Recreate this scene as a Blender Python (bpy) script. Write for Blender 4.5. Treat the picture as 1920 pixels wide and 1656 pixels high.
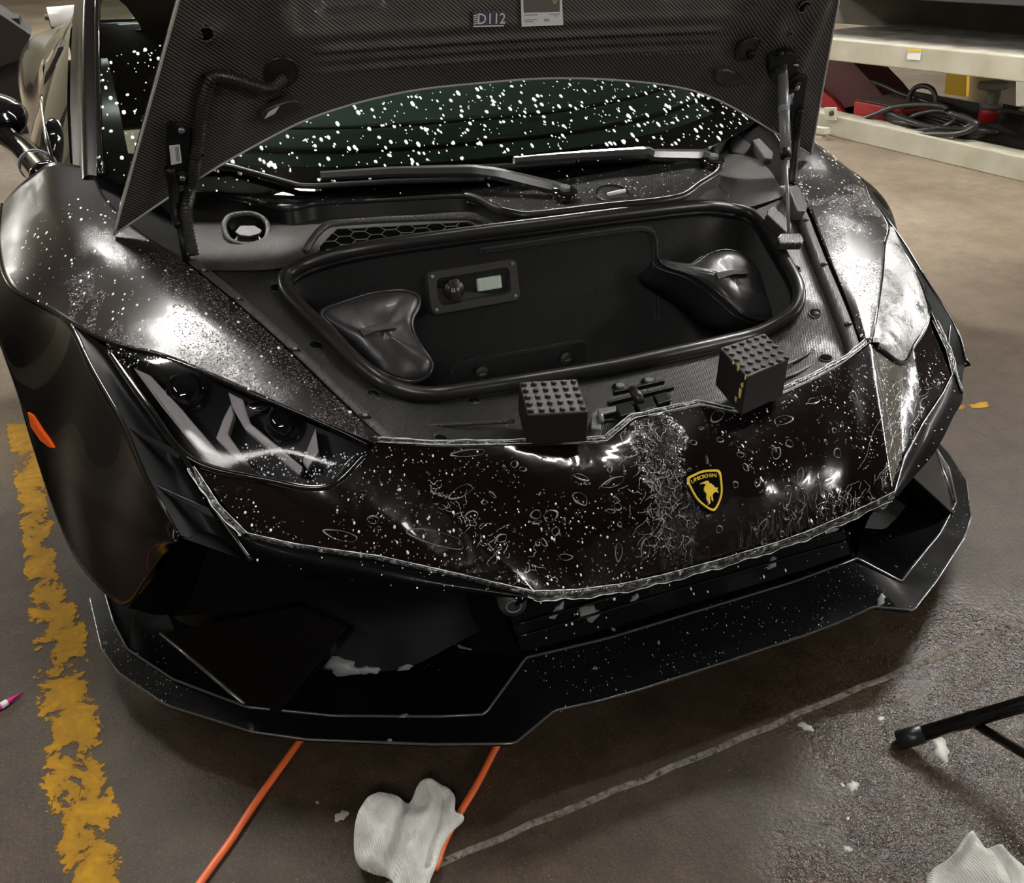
import bpy, bmesh, math, random
import numpy as np
from mathutils import Vector, Matrix
from mathutils.bvhtree import BVHTree
random.seed(7); RNG = np.random.default_rng(7)
scene = bpy.context.scene
for o in list(bpy.data.objects): bpy.data.objects.remove(o)

# ------------------------------------------------------------------ camera
W, H, FPX = 1920, 1656, 1733.0
CAMP = np.array([-0.876, -0.975, 1.376])
YAW, PITCH, ROLL = [math.radians(v) for v in (23.33, 30.49, -0.33)]
def cam_axes():
    f = np.array([math.sin(YAW)*math.cos(PITCH), math.cos(YAW)*math.cos(PITCH), -math.sin(PITCH)])
    r = np.cross(f, [0, 0, 1]); r /= np.linalg.norm(r); d = np.cross(f, r)
    c, s = math.cos(ROLL), math.sin(ROLL)
    return np.array([c*r+s*d, -s*r+c*d, f])
AX = cam_axes()
cd = bpy.data.cameras.new('camera'); cam = bpy.data.objects.new('camera', cd)
scene.collection.objects.link(cam); scene.camera = cam
cd.sensor_fit = 'HORIZONTAL'; cd.sensor_width = 36.0; cd.lens = FPX*36.0/W
cd.clip_start = 0.02; cd.clip_end = 200
M = Matrix.Identity(4)
for i in range(3):
    M[i][0] = AX[0][i]; M[i][1] = -AX[1][i]; M[i][2] = -AX[2][i]; M[i][3] = CAMP[i]
cam.matrix_world = M

# ------------------------------------------------------------------ world, exposure
wd = bpy.data.worlds.new('garage_air'); scene.world = wd; wd.use_nodes = True
wd.node_tree.nodes['Background'].inputs[0].default_value = (0.62, 0.6, 0.55, 1)
wd.node_tree.nodes['Background'].inputs[1].default_value = 0.05
scene.view_settings.view_transform = 'Standard'; scene.view_settings.look = 'None'
scene.view_settings.gamma = 1.0; scene.view_settings.use_curve_mapping = False
scene.view_settings.exposure = 0.0

# ceiling lamps, some added as fill: (x, y, length along x, length along y, power) at CEIL_Z
CEIL_Z = 2.95
LAMPS = [  # centre x, centre y, size x, size y, emission strength
    (-0.9, 2.0, 1.5, 0.16, 150.0),
    (3.0, 1.6, 1.5, 0.16, 260.0),
    (0.75, 0.75, 0.9, 0.16, 55.0),
    (-2.9, -0.6, 0.16, 1.5, 22.0),
    (-5.8, 7.5, 0.16, 2.4, 190.0),
    (-2.6, 9.0, 0.16, 2.4, 190.0),
    (3.2, 6.6, 1.6, 0.16, 320.0),
    (9.0, 0.6, 0.16, 2.4, 430.0),
    (5.2, 12.5, 0.16, 2.4, 230.0),
    (0.5, 10.0, 2.4, 0.16, 190.0),
    (7.0, -5.0, 0.16, 1.8, 420.0),  # unseen fill added to light the car and floor from the front right
    (-1.9, -3.2, 1.5, 0.16, 110.0),  # unseen fill added to light the hood underside and trunk
    (6.2, 9.2, 1.6, 0.16, 320.0),  # added to brighten the lift and the floor around it
]

# ------------------------------------------------------------------ pixel <-> place helpers
MX = np.array([-1.0, 1.0, 1.0])
def ray(p):
    d = np.array([(p[0]-W/2)/FPX, (p[1]-H/2)/FPX, 1.0]) @ AX
    return d/np.linalg.norm(d)
def U(p, x=None, y=None, z=None):
    d = ray(p)
    if x is not None: t = (x-CAMP[0])/d[0]
    elif y is not None: t = (y-CAMP[1])/d[1]
    else: t = (z-CAMP[2])/d[2]
    return CAMP+t*d
def UP(p, n, c):
    n = np.array(n, float); d = ray(p); t = np.dot(n, np.array(c, float)-CAMP)/np.dot(n, d)
    return CAMP+t*d

# ------------------------------------------------------------------ object helpers
COL = scene.collection
ORIG = {}
def setp(o, label=None, cat=None, group=None, kind=None):
    if label: o['label'] = label
    if cat: o['category'] = cat
    if group: o['group'] = group
    if kind: o['kind'] = kind
    return o
def thing(name, loc, label, cat, group=None):
    o = bpy.data.objects.new(name, None); COL.objects.link(o); o.location = loc
    o.empty_display_size = 0.05; ORIG[o] = np.array(loc, float)
    return setp(o, label, cat, group)
def origin_of(parent):
    return ORIG[parent] if parent is not None else np.zeros(3)
def build(name, verts, faces, mat, parent=None, smooth=True, angle=None, loc=None, uv=None):
    """one mesh object; verts in world coordinates"""
    v = np.asarray(verts, float)
    o0 = origin_of(parent)
    if loc is None: loc = (v.min(0)+v.max(0))/2 if parent is None else v.mean(0)
    loc = np.array(loc, float)
    me = bpy.data.meshes.new(name)
    me.from_pydata([tuple(q) for q in (v-loc)], [], [tuple(int(i) for i in f) for f in faces])
    me.validate()
    if uv is not None:
        ul = me.uv_layers.new(name='UVMap')
        for lp in me.loops: ul.data[lp.index].uv = uv[lp.vertex_index]
    o = bpy.data.objects.new(name, me); COL.objects.link(o)
    o.parent = parent; o.location = tuple(loc-o0); ORIG[o] = loc
    mats = mat if isinstance(mat, (list, tuple)) else [mat]
    for m in mats: me.materials.append(m)
    if smooth:
        me.polygons.foreach_set('use_smooth', [True]*len(me.polygons))
        if angle:
            try: me.set_sharp_from_angle(angle=math.radians(angle))
            except Exception: pass
    return o
def mir(v): return np.asarray(v, float)*MX
def rev(f): return [tuple(reversed(q)) for q in f]
def cr(pts, n, lin=False, closed=False):
    """resample control points to n points (Catmull-Rom or linear), uniform in chord length"""
    P = np.asarray(pts, float)
    if closed: P = np.vstack([P, P[:1]])
    L = np.concatenate([[0], np.cumsum(np.linalg.norm(np.diff(P, axis=0), axis=1)+1e-9)])
    t = np.linspace(0, L[-1], n+1)[:-1] if closed else np.linspace(0, L[-1], n)
    if lin or len(P) < 3:
        return np.stack([np.interp(t, L, P[:, k]) for k in range(P.shape[1])], 1)
    m = len(P); T = np.zeros_like(P)
    for i in range(m):
        if closed:
            a, b = (i-1) % (m-1), (i+1) % (m-1)
            la = L[i]-L[i-1] if i > 0 else L[-1]-L[-2]; lb = L[i+1]-L[i] if i < m-1 else L[1]
            T[i] = (P[b]-P[a])/(la+lb)
        elif i == 0: T[i] = (P[1]-P[0])/(L[1]-L[0])
        elif i == m-1: T[i] = (P[-1]-P[-2])/(L[-1]-L[-2])
        else: T[i] = (P[i+1]-P[i-1])/(L[i+1]-L[i-1])
    out = []
    for q in t:
        i = min(max(np.searchsorted(L, q, side='right')-1, 0), m-2); h = L[i+1]-L[i]; u = (q-L[i])/h
        out.append((2*u**3-3*u**2+1)*P[i]+(u**3-2*u**2+u)*h*T[i]+(-2*u**3+3*u**2)*P[i+1]+(u**3-u**2)*h*T[i+1])
    return np.array(out)
def gridf(nr, nc, closed=False):
    f = []
    for i in range(nr-1):
        for j in range(nc if closed else nc-1):
            k = (j+1) % nc
            f.append((i*nc+j, i*nc+k, (i+1)*nc+k, (i+1)*nc+j))
    return f
def loft(rows, nc=None, nr=None, lin_c=False, lin_r=True, closed=False):
    """rows: list of control polylines -> resampled columns, then rows interpolated"""
    nc = nc or max(len(r) for r in rows)
    R_ = [cr(r, nc, lin_c, closed) for r in rows]
    R_ = np.array(R_)
    if nr:
        cols = [cr(R_[:, j], nr, lin_r) for j in range(nc)]
        R_ = np.array(cols).transpose(1, 0, 2)
    return R_.reshape(-1, 3), gridf(R_.shape[0], nc, closed)
def uvgrid(nr, nc):
    return [(j/(nc-1), i/(nr-1)) for i in range(nr) for j in range(nc)]
def frames(P, closed=False):
    P = np.asarray(P, float); n = len(P)
    T = np.zeros_like(P)
    for i in range(n):
        a = P[(i-1) % n] if (closed or i > 0) else P[i]; b = P[(i+1) % n] if (closed or i < n-1) else P[i]
        T[i] = (b-a)/(np.linalg.norm(b-a)+1e-12)
    up = np.array([0, 0, 1.0]) if abs(T[0][2]) < 0.9 else np.array([1.0, 0, 0])
    N = []; v = np.cross(T[0], up); v /= np.linalg.norm(v)
    for i in range(n):
        v = v-np.dot(v, T[i])*T[i]; v /= np.linalg.norm(v)+1e-12; N.append(v.copy())
    N = np.array(N); B = np.cross(T, N)
    return T, N, B
def tube(P, r, n=8, closed=False, caps=True, sect=None):
    P = np.asarray(P, float); T, N, B = frames(P, closed); V = []
    rr = np.full(len(P), r) if np.isscalar(r) else np.asarray(r, float)
    ang = np.linspace(0, 2*math.pi, n, endpoint=False)
    for i in range(len(P)):
        for a in ang: V.append(P[i]+rr[i]*(math.cos(a)*N[i]+math.sin(a)*B[i]))
    F_ = []
    m = len(P)
    for i in range(m if closed else m-1):
        for j in range(n):
            a, b = i*n+j, i*n+(j+1) % n; c, d = ((i+1) % m)*n+(j+1) % n, ((i+1) % m)*n+j
            F_.append((a, b, c, d))
    if caps and not closed:
        F_.append(tuple(reversed(range(n)))); F_.append(tuple((m-1)*n+j for j in range(n)))
    return np.array(V), F_
def join(*vf):
    V = []; F_ = []; k = 0
    for v, f in vf:
        V.append(np.asarray(v, float)); F_ += [tuple(i+k for i in q) for q in f]; k += len(v)
    return np.vstack(V), F_
def boxm(c, s, ax=None):
    """box of size s centred at c with axes ax (3 rows)"""
    ax = np.eye(3) if ax is None else np.asarray(ax, float)
    V = []
    for z in (-.5, .5):
        for x, y in ((-.5, -.5), (.5, -.5), (.5, .5), (-.5, .5)):
            V.append(np.asarray(c, float)+x*s[0]*ax[0]+y*s[1]*ax[1]+z*s[2]*ax[2])
    F_ = [(3, 2, 1, 0), (4, 5, 6, 7), (0, 1, 5, 4), (1, 2, 6, 5), (2, 3, 7, 6), (3, 0, 4, 7)]
    return np.array(V), F_
def prism(outline, n, h, back=0.0):
    """extrude planar outline (3D pts) along n by h, starting at -back"""
    P = np.asarray(outline, float); n = np.asarray(n, float); n = n/np.linalg.norm(n); k = len(P)
    V = np.vstack([P-n*back, P+n*h])
    nn = np.zeros(3)
    for i in range(k): nn += np.cross(P[i]-P[0], P[(i+1) % k]-P[0])
    flip = np.dot(nn, n) < 0
    F_ = [tuple(reversed(range(k))), tuple(range(k, 2*k))]+[(i, (i+1) % k, k+(i+1) % k, k+i) for i in range(k)]
    return V, (rev(F_) if flip else F_)
def disc(c, n, r, h, seg=24, r2=None, dome=0.0):
    """solid disc: base centre c, axis n, radius r, height h, optional dome"""
    n = np.asarray(n, float)/np.linalg.norm(n)
    a = np.cross(n, [0, 0, 1.0]); a = a if np.linalg.norm(a) > 1e-3 else np.array([1.0, 0, 0]); a /= np.linalg.norm(a); b = np.cross(n, a)
    r2 = r if r2 is None else r2
    rings = [(r, 0), (r, h*0.7), (r2*0.96 if r2 == r else r2, h)]
    if dome: rings += [(r2*.75, h+dome*.5), (r2*.4, h+dome*.88)]
    V = []; F_ = []
    for rr, hh in rings:
        for k in range(seg):
            t = 2*math.pi*k/seg; V.append(np.asarray(c)+n*hh+rr*(math.cos(t)*a+math.sin(t)*b))
    F_ = gridf(len(rings), seg, True)
    V.append(np.asarray(c)+n*(h+dome)); top = len(V)-1; base = (len(rings)-1)*seg
    F_ += [(base+k, base+(k+1) % seg, top) for k in range(seg)]
    F_.append(tuple(reversed(range(seg))))
    return np.array(V), F_
def ringm(c, n, R_, r, seg=32, n2=8, sx=1.0, sy=1.0, ax=None):
    n = np.asarray(n, float)/np.linalg.norm(n)
    if ax is None:
        a = np.cross(n, [0, 0, 1.0]); a = a if np.linalg.norm(a) > 1e-3 else np.array([1.0, 0, 0])
    else: a = np.asarray(ax, float)
    a = a/np.linalg.norm(a); b = np.cross(n, a)
    P = [np.asarray(c)+R_*(sx*math.cos(t)*a+sy*math.sin(t)*b) for t in np.linspace(0, 2*math.pi, seg, endpoint=False)]
    return tube(P, r, n2, closed=True)
def bvh(*objs):
    V = []; F_ = []; k = 0
    for o in objs:
        L = ORIG[o]
        V += [Vector(tuple(np.array(v.co)+L)) for v in o.data.vertices]; F_ += [tuple(i+k for i in p.vertices) for p in o.data.polygons]; k = len(V)
    return BVHTree.FromPolygons(V, F_)
def hit(p, tree):
    h = tree.ray_cast(Vector(tuple(CAMP)), Vector(tuple(ray(p))))
    if h[0] is None: return None, None
    n = np.array(h[1]); d = ray(p)
    if np.dot(n, d) > 0: n = -n
    return np.array(h[0]), n
def modb(o, w=0.002, seg=2, ang=30):
    m = o.modifiers.new('bevel', 'BEVEL'); m.width = w; m.segments = seg; m.limit_method = 'ANGLE'; m.angle_limit = math.radians(ang); m.harden_normals = False
    return o
def solid(o, th, off=0.0):
    m = o.modifiers.new('thickness', 'SOLIDIFY'); m.thickness = th; m.offset = off; return o

# ------------------------------------------------------------------ materials
MATS = {}
def mat(name, col=(0.5, 0.5, 0.5), rough=0.5, metal=0.0, coat=0.0, spec=0.5, trans=0.0, ior=1.5, emit=None, es=0.0):
    m = bpy.data.materials.new(name); m.use_nodes = True; b = m.node_tree.nodes['Principled BSDF']
    b.inputs['Base Color'].default_value = (*col, 1); b.inputs['Roughness'].default_value = rough; b.inputs['Metallic'].default_value = metal
    b.inputs['Coat Weight'].default_value = coat; b.inputs['Coat Roughness'].default_value = 0.04
    b.inputs['Specular IOR Level'].default_value = spec; b.inputs['Transmission Weight'].default_value = trans; b.inputs['IOR'].default_value = ior
    if emit: b.inputs['Emission Color'].default_value = (*emit, 1); b.inputs['Emission Strength'].default_value = es
    MATS[name] = m; return m
class NT:
    def __init__(s, m): s.t = m.node_tree; s.b = s.t.nodes['Principled BSDF']; s.out = s.t.nodes['Material Output']
    def n(s, kind, **kw):
        o = s.t.nodes.new(kind)
        for k, v in kw.items():
            if k.startswith('i_'): o.inputs[k[2:].replace('_', ' ')].default_value = v
            else: setattr(o, k, v)
        return o
    def l(s, a, b): s.t.links.new(a, b)
    def coord(s, kind='Object', scale=(1, 1, 1), rot=(0, 0, 0)):
        c = s.n('ShaderNodeTexCoord'); mp = s.n('ShaderNodeMapping'); mp.inputs['Scale'].default_value = scale; mp.inputs['Rotation'].default_value = rot
        s.l(c.outputs[kind], mp.inputs[0]); return mp.outputs[0]
    def world(s, scale=(1, 1, 1), rot=(0, 0, 0)):
        c = s.n('ShaderNodeNewGeometry'); mp = s.n('ShaderNodeMapping'); mp.inputs['Scale'].default_value = scale; mp.inputs['Rotation'].default_value = rot
        s.l(c.outputs['Position'], mp.inputs[0]); return mp.outputs[0]
    def noise(s, vec, scale, detail=3, rough=0.5, dist=0.0):
        o = s.n('ShaderNodeTexNoise'); o.inputs['Scale'].default_value = scale; o.inputs['Detail'].default_value = detail; o.inputs['Roughness'].default_value = rough; o.inputs['Distortion'].default_value = dist
        s.l(vec, o.inputs['Vector']); return o.outputs['Fac']
    def voro(s, vec, scale, feature='F1', rnd=1.0):
        o = s.n('ShaderNodeTexVoronoi'); o.feature = feature; o.inputs['Scale'].default_value = scale; o.inputs['Randomness'].default_value = rnd
        s.l(vec, o.inputs['Vector']); return o.outputs['Distance']
    def ramp(s, fac, stops, interp='LINEAR'):
        o = s.n('ShaderNodeValToRGB'); o.color_ramp.interpolation = interp
        e = o.color_ramp.elements
        while len(e) < len(stops): e.new(0.5)
        for k, (p, c) in zip(e, stops): k.position = p; k.color = (*c, 1) if hasattr(c, '__len__') else (c, c, c, 1)
        s.l(fac, o.inputs[0]); return o.outputs[0]
    def math(s, op, a, b=None, c=None, clamp=False):
        o = s.n('ShaderNodeMath'); o.operation = op; o.use_clamp = clamp
        for i, q in enumerate((a, b, c)):
            if q is None: continue
            if isinstance(q, (int, float)): o.inputs[i].default_value = q
            else: s.l(q, o.inputs[i])
        return o.outputs[0]
    def mix(s, fac, a, b):
        o = s.n('ShaderNodeMix'); o.data_type = 'RGBA'
        for sock, q in ((o.inputs['Factor'], fac), (o.inputs[6], a), (o.inputs[7], b)):
            if isinstance(q, (int, float)): sock.default_value = q
            elif isinstance(q, tuple): sock.default_value = (*q, 1)
            else: s.l(q, sock)
        return o.outputs[2]
    def bump(s, h, strength=0.5, dist=0.01, prev=None, also_coat=True):
        o = s.n('ShaderNodeBump'); o.inputs['Strength'].default_value = strength; o.inputs['Distance'].default_value = dist
        s.l(h, o.inputs['Height'])
        if prev is not None: s.l(prev, o.inputs['Normal'])
        s.l(o.outputs[0], s.b.inputs['Normal'])
        if also_coat: s.l(o.outputs[0], s.b.inputs['Coat Normal'])
        return o.outputs[0]

# dry-looking black gloss
M_GLOSS = mat('black_gloss', (0.004, 0.0036, 0.0036), 0.10, coat=1.0)
M_BLACK = mat('black_satin', (0.006, 0.006, 0.0065), 0.45, spec=0.3)
M_DUCT = mat('black_duct', (0.0025, 0.0025, 0.003), 0.55, spec=0.12)
M_VOID = mat('black_matte', (0.003, 0.003, 0.003), 0.9, spec=0.1)
M_RUBBER = mat('black_rubber', (0.018, 0.017, 0.016), 0.33)
M_PLASTIC = mat('grey_plastic', (0.035, 0.0335, 0.0315), 0.42)
M_HOUSE = mat('grey_lamp_housing', (0.008, 0.008, 0.009), 0.35, coat=0.05, spec=0.25)
M_METAL = mat('zinc_metal', (0.6, 0.6, 0.6), 0.25, 1.0)
M_STEEL = mat('grey_steel', (0.22, 0.225, 0.23), 0.32, 0.15)
M_FOAM = mat('soap_foam', (0.82, 0.84, 0.84), 0.35)
M_WHITE = mat('white_label', (0.75, 0.75, 0.73), 0.5)
M_GOLD = mat('yellow_enamel', (0.85, 0.60, 0.06), 0.25, coat=0.6)
M_DRL = mat('frosted_light_guide', (0.62, 0.58, 0.585), 0.5, coat=0.1)
M_CHROME = mat('chrome', (0.75, 0.75, 0.76), 0.08, 1.0)
M_GLASSBLK = mat('black_lens', (0.004, 0.004, 0.006), 0.03, coat=1.0)
M_ORANGE = mat('orange_plastic', (0.85, 0.11, 0.01), 0.2, coat=0.6)

def paint_like(name, base, fine=380.0, r_lo=0.05, r_hi=0.24, streak=True, cover=(0.40, 0.55), coat=1.0, bump=0.25, rough=0.3, spec=0.5):
    """wet paint: fine beading scatters the gloss, clear runs stay mirror smooth"""
    m = mat(name, base, rough, coat=coat, spec=spec); t = NT(m); v = t.world()
    d = t.voro(v, fine); bead = t.ramp(d, [(0.15, 1.0), (0.5, 0.0)])
    msk = t.ramp(t.noise(v, 8.0, 3), [(cover[0], 0.0), (cover[1], 1.0)])
    if streak:
        vs = t.world(scale=(42, 7, 7), rot=(0, 0, 0.45)); sm = t.ramp(t.noise(vs, 1.0, 2, 0.5, 0.8), [(0.36, 0.0), (0.42, 1.0)])
        msk = t.math('MULTIPLY', msk, sm)
    k = t.math('MULTIPLY', msk, t.math('ADD', 0.35, t.math('MULTIPLY', bead, 0.65)))
    t.l(t.math('ADD', r_lo, t.math('MULTIPLY', k, r_hi-r_lo)), t.b.inputs['Coat Roughness'])
    o = t.n('ShaderNodeBump'); o.inputs['Distance'].default_value = 0.0008; t.l(t.math('MULTIPLY', msk, bump), o.inputs['Strength']); t.l(bead, o.inputs['Height']); t.l(o.outputs[0], t.b.inputs['Coat Normal'])
    return m
M_PAINT = paint_like('dark_plum_paint_wet', (0.0055, 0.0030, 0.0036))
M_PAINTDRY = mat('dark_plum_paint', (0.004, 0.0032, 0.003), 0.25, coat=0.6, spec=0.15)
M_WING = mat('glossy_dark_blade', (0.003, 0.0025, 0.0023), 0.3, coat=0.35, spec=0.05)
M_EDGE = mat('wet_black_edge', (0.05, 0.05, 0.05), 0.25, coat=1.0, spec=0.8)
M_SPLIT = paint_like('wet_black_splitter', (0.0025, 0.0025, 0.003), 420, 0.10, 0.3, False, (0.45, 0.62), coat=0.10, bump=0.3, rough=0.45, spec=0.03)
M_BEAD = mat('clear_water_bead', (0.062, 0.046, 0.056), 0.14, coat=1.0, spec=1.0)

def film_mat():
    m = mat('plum_paint_under_wet_film', (0.0060, 0.0030, 0.0036), 0.16, coat=0.8, spec=0.25); t = NT(m); v = t.world()
    nz = t.n('ShaderNodeTexNoise'); nz.inputs['Scale'].default_value = 14.0
    add = t.n('ShaderNodeVectorMath'); add.operation = 'MULTIPLY_ADD'
    t.l(v, nz.inputs['Vector']); t.l(nz.outputs['Color'], add.inputs[0]); add.inputs[1].default_value = (0.045, 0.045, 0.045); t.l(v, add.inputs[2])
    sx = t.n('ShaderNodeSeparateXYZ'); t.l(v, sx.inputs[0])
    # pleats beside the badge and along the lower edge of the film
    dx = t.math('ADD', sx.outputs['X'], t.math('ADD', 0.062, t.math('MULTIPLY', t.math('SUBTRACT', t.noise(v, 9.0, 2), 0.5), 0.12)))
    cx = t.math('SUBTRACT', 1.0, t.math('MULTIPLY', t.math('ABSOLUTE', dx), 17.0), clamp=True)
    wr = t.noise(t.world(scale=(1.3, 0.8, 0.8)), 62.0, 3, 0.6, 1.6)
    b1 = t.n('ShaderNodeBump'); b1.inputs['Distance'].default_value = 0.02; t.l(cx, b1.inputs['Strength']); t.l(wr, b1.inputs['Height'])
    low = t.math('MULTIPLY', t.ramp(sx.outputs['Z'], [(0.365, 1.0), (0.405, 0.0)]), t.ramp(sx.outputs['X'], [(0.02, 0.0), (0.16, 1.0)]))
    w2 = t.noise(t.world(scale=(2.0, 0.5, 0.5)), 26.0, 2, 0.5, 1.4)
    b2 = t.n('ShaderNodeBump'); b2.inputs['Distance'].default_value = 0.03; t.l(t.math('MULTIPLY', low, 0.9), b2.inputs['Strength']); t.l(w2, b2.inputs['Height']); t.l(b1.outputs[0], b2.inputs['Normal'])
    b3 = t.n('ShaderNodeBump'); b3.inputs['Strength'].default_value = 0.22; b3.inputs['Distance'].default_value = 0.012; t.l(t.noise(v, 13.0, 2, 0.5, 0.5), b3.inputs['Height']); t.l(b2.outputs[0], b3.inputs['Normal'])
    d2 = t.voro(add.outputs[0], 70.0); drop = t.ramp(d2, [(0.0, 1.0), (0.2, 0.7), (0.3, 0.0)])
    b4 = t.n('ShaderNodeBump'); b4.inputs['Distance'].default_value = 0.002; t.l(t.math('MULTIPLY', t.ramp(t.noise(v, 12.0, 2), [(0.50, 0.0), (0.56, 1.0)]), 0.7), b4.inputs['Strength']); t.l(drop, b4.inputs['Height']); t.l(b3.outputs[0], b4.inputs['Normal'])
    t.l(b4.outputs[0], t.b.inputs['Coat Normal']); t.l(b3.outputs[0], t.b.inputs['Normal'])
    return m
M_FILM = film_mat()
def strip_mat():
    m = mat('clear_film_edge', (0.30, 0.30, 0.29), 0.16, coat=1.0); t = NT(m); v = t.world()
    n_ = t.noise(v, 60.0, 4, 0.7, 1.0)
    t.l(t.ramp(n_, [(0.42, (0.012, 0.0115, 0.011)), (0.56, (0.06, 0.06, 0.058)), (0.68, (0.55, 0.55, 0.53))]), t.b.inputs['Base Color'])
    t.bump(n_, 0.4, 0.004); return m
M_STRIP = strip_mat()

def carbon(name, dark, light, pitch, ang, kind='Object', rough=0.38, coat=0.15, wet=0.0):
    m = mat(name, dark, rough, coat=coat); t = NT(m)
    v = t.coord('UV' if kind == 'UV' else 'Object', rot=ang)
    w = t.n('ShaderNodeTexWave'); w.wave_type = 'BANDS'; w.bands_direction = 'X'; w.inputs['Scale'].default_value = pitch; w.inputs['Distortion'].default_value = 0.25
    w.inputs['Detail'].default_value = 1.0
    t.l(v, w.inputs['Vector'])
    cross = t.n('ShaderNodeTexWave'); cross.bands_direction = 'Y'; cross.inputs['Scale'].default_value = pitch*0.5; t.l(v, cross.inputs['Vector'])
    f = t.math('MULTIPLY', w.outputs['Fac'], t.math('ADD', 0.8, t.math('MULTIPLY', cross.outputs['Fac'], 0.2)))
    t.l(t.ramp(f, [(0.30, dark), (0.62, light)]), t.b.inputs['Base Color'])
    p = t.bump(f, 0.4, 0.0012)
    if wet:
        hv = t.voro(t.world(), 240.0); hh = t.math('MULTIPLY', t.ramp(hv, [(0, 1.0), (0.3, 0.8), (0.45, 0.0)]), t.ramp(t.noise(t.world(), 7.0, 2), [(0.45, 0.0), (0.55, 1.0)]))
        t.bump(hh, wet, 0.0015, p)
    return m
M_CARBON = carbon('carbon_twill_hood', (0.014, 0.0126, 0.0115), (0.105, 0.095, 0.087), 52.0, (0, math.radians(52), 0), rough=0.42, coat=0.25)
M_TRIM = carbon('grained_trim_wet', (0.020, 0.020, 0.020), (0.050, 0.049, 0.047), 95.0, (0, 0, math.radians(40)), rough=0.33, coat=0.3, wet=0.5)
M_COWL = carbon('grey_cowl_plastic', (0.040, 0.038, 0.036), (0.075, 0.072, 0.068), 95.0, (0, 0, math.radians(40)), rough=0.45, coat=0.10, wet=0.25)
def carpet():
    m = mat('black_carpet', (0.012, 0.0117, 0.0115), 0.95, spec=0.15); t = NT(m); v = t.coord('Object')
    n_ = t.noise(v, 420.0, 2, 0.7); t.l(t.ramp(n_, [(0.3, (0.004, 0.004, 0.004)), (0.7, (0.020, 0.0195, 0.0195))]), t.b.inputs['Base Color'])
    t.b.inputs['Sheen Weight'].default_value = 0.25
    t.bump(n_, 0.8, 0.003); return m
M_CARPET = carpet()
def nylon():
    m = mat('black_nylon', (0.022, 0.021, 0.022), 0.40, coat=0.1); t = NT(m); v = t.coord('Object')
    t.bump(t.noise(v, 14.0, 2, 0.5, 0.4), 0.35, 0.012); return m
M_NYLON = nylon()
def glass(name, col=(0.75, 0.9, 0.85), rough=0.0, mixf=0.12):
    m = bpy.data.materials.new(name); m.use_nodes = True; t = m.node_tree; t.nodes.clear()
    o = t.nodes.new('ShaderNodeOutputMaterial'); a = t.nodes.new('ShaderNodeBsdfTransparent'); g = t.nodes.new('ShaderNodeBsdfGlossy'); mx = t.nodes.new('ShaderNodeMixShader'); fr = t.nodes.new('ShaderNodeFresnel')
    a.inputs[0].default_value = (*col, 1); g.inputs['Roughness'].default_value = rough; fr.inputs[0].default_value = 1.5
    t.links.new(fr.outputs[0], mx.inputs[0]); t.links.new(a.outputs[0], mx.inputs[1]); t.links.new(g.outputs[0], mx.inputs[2]); t.links.new(mx.outputs[0], o.inputs[0])
    MATS[name] = m; return m
M_WSGLASS = glass('windscreen_glass', (0.55, 0.66, 0.60))
M_LENS = glass('lamp_lens_clear', (0.9, 0.9, 0.92), 0.08)
M_SIDEGLASS = mat('dark_tinted_glass', (0.006, 0.007, 0.007), 0.03, coat=1.0)
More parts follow.
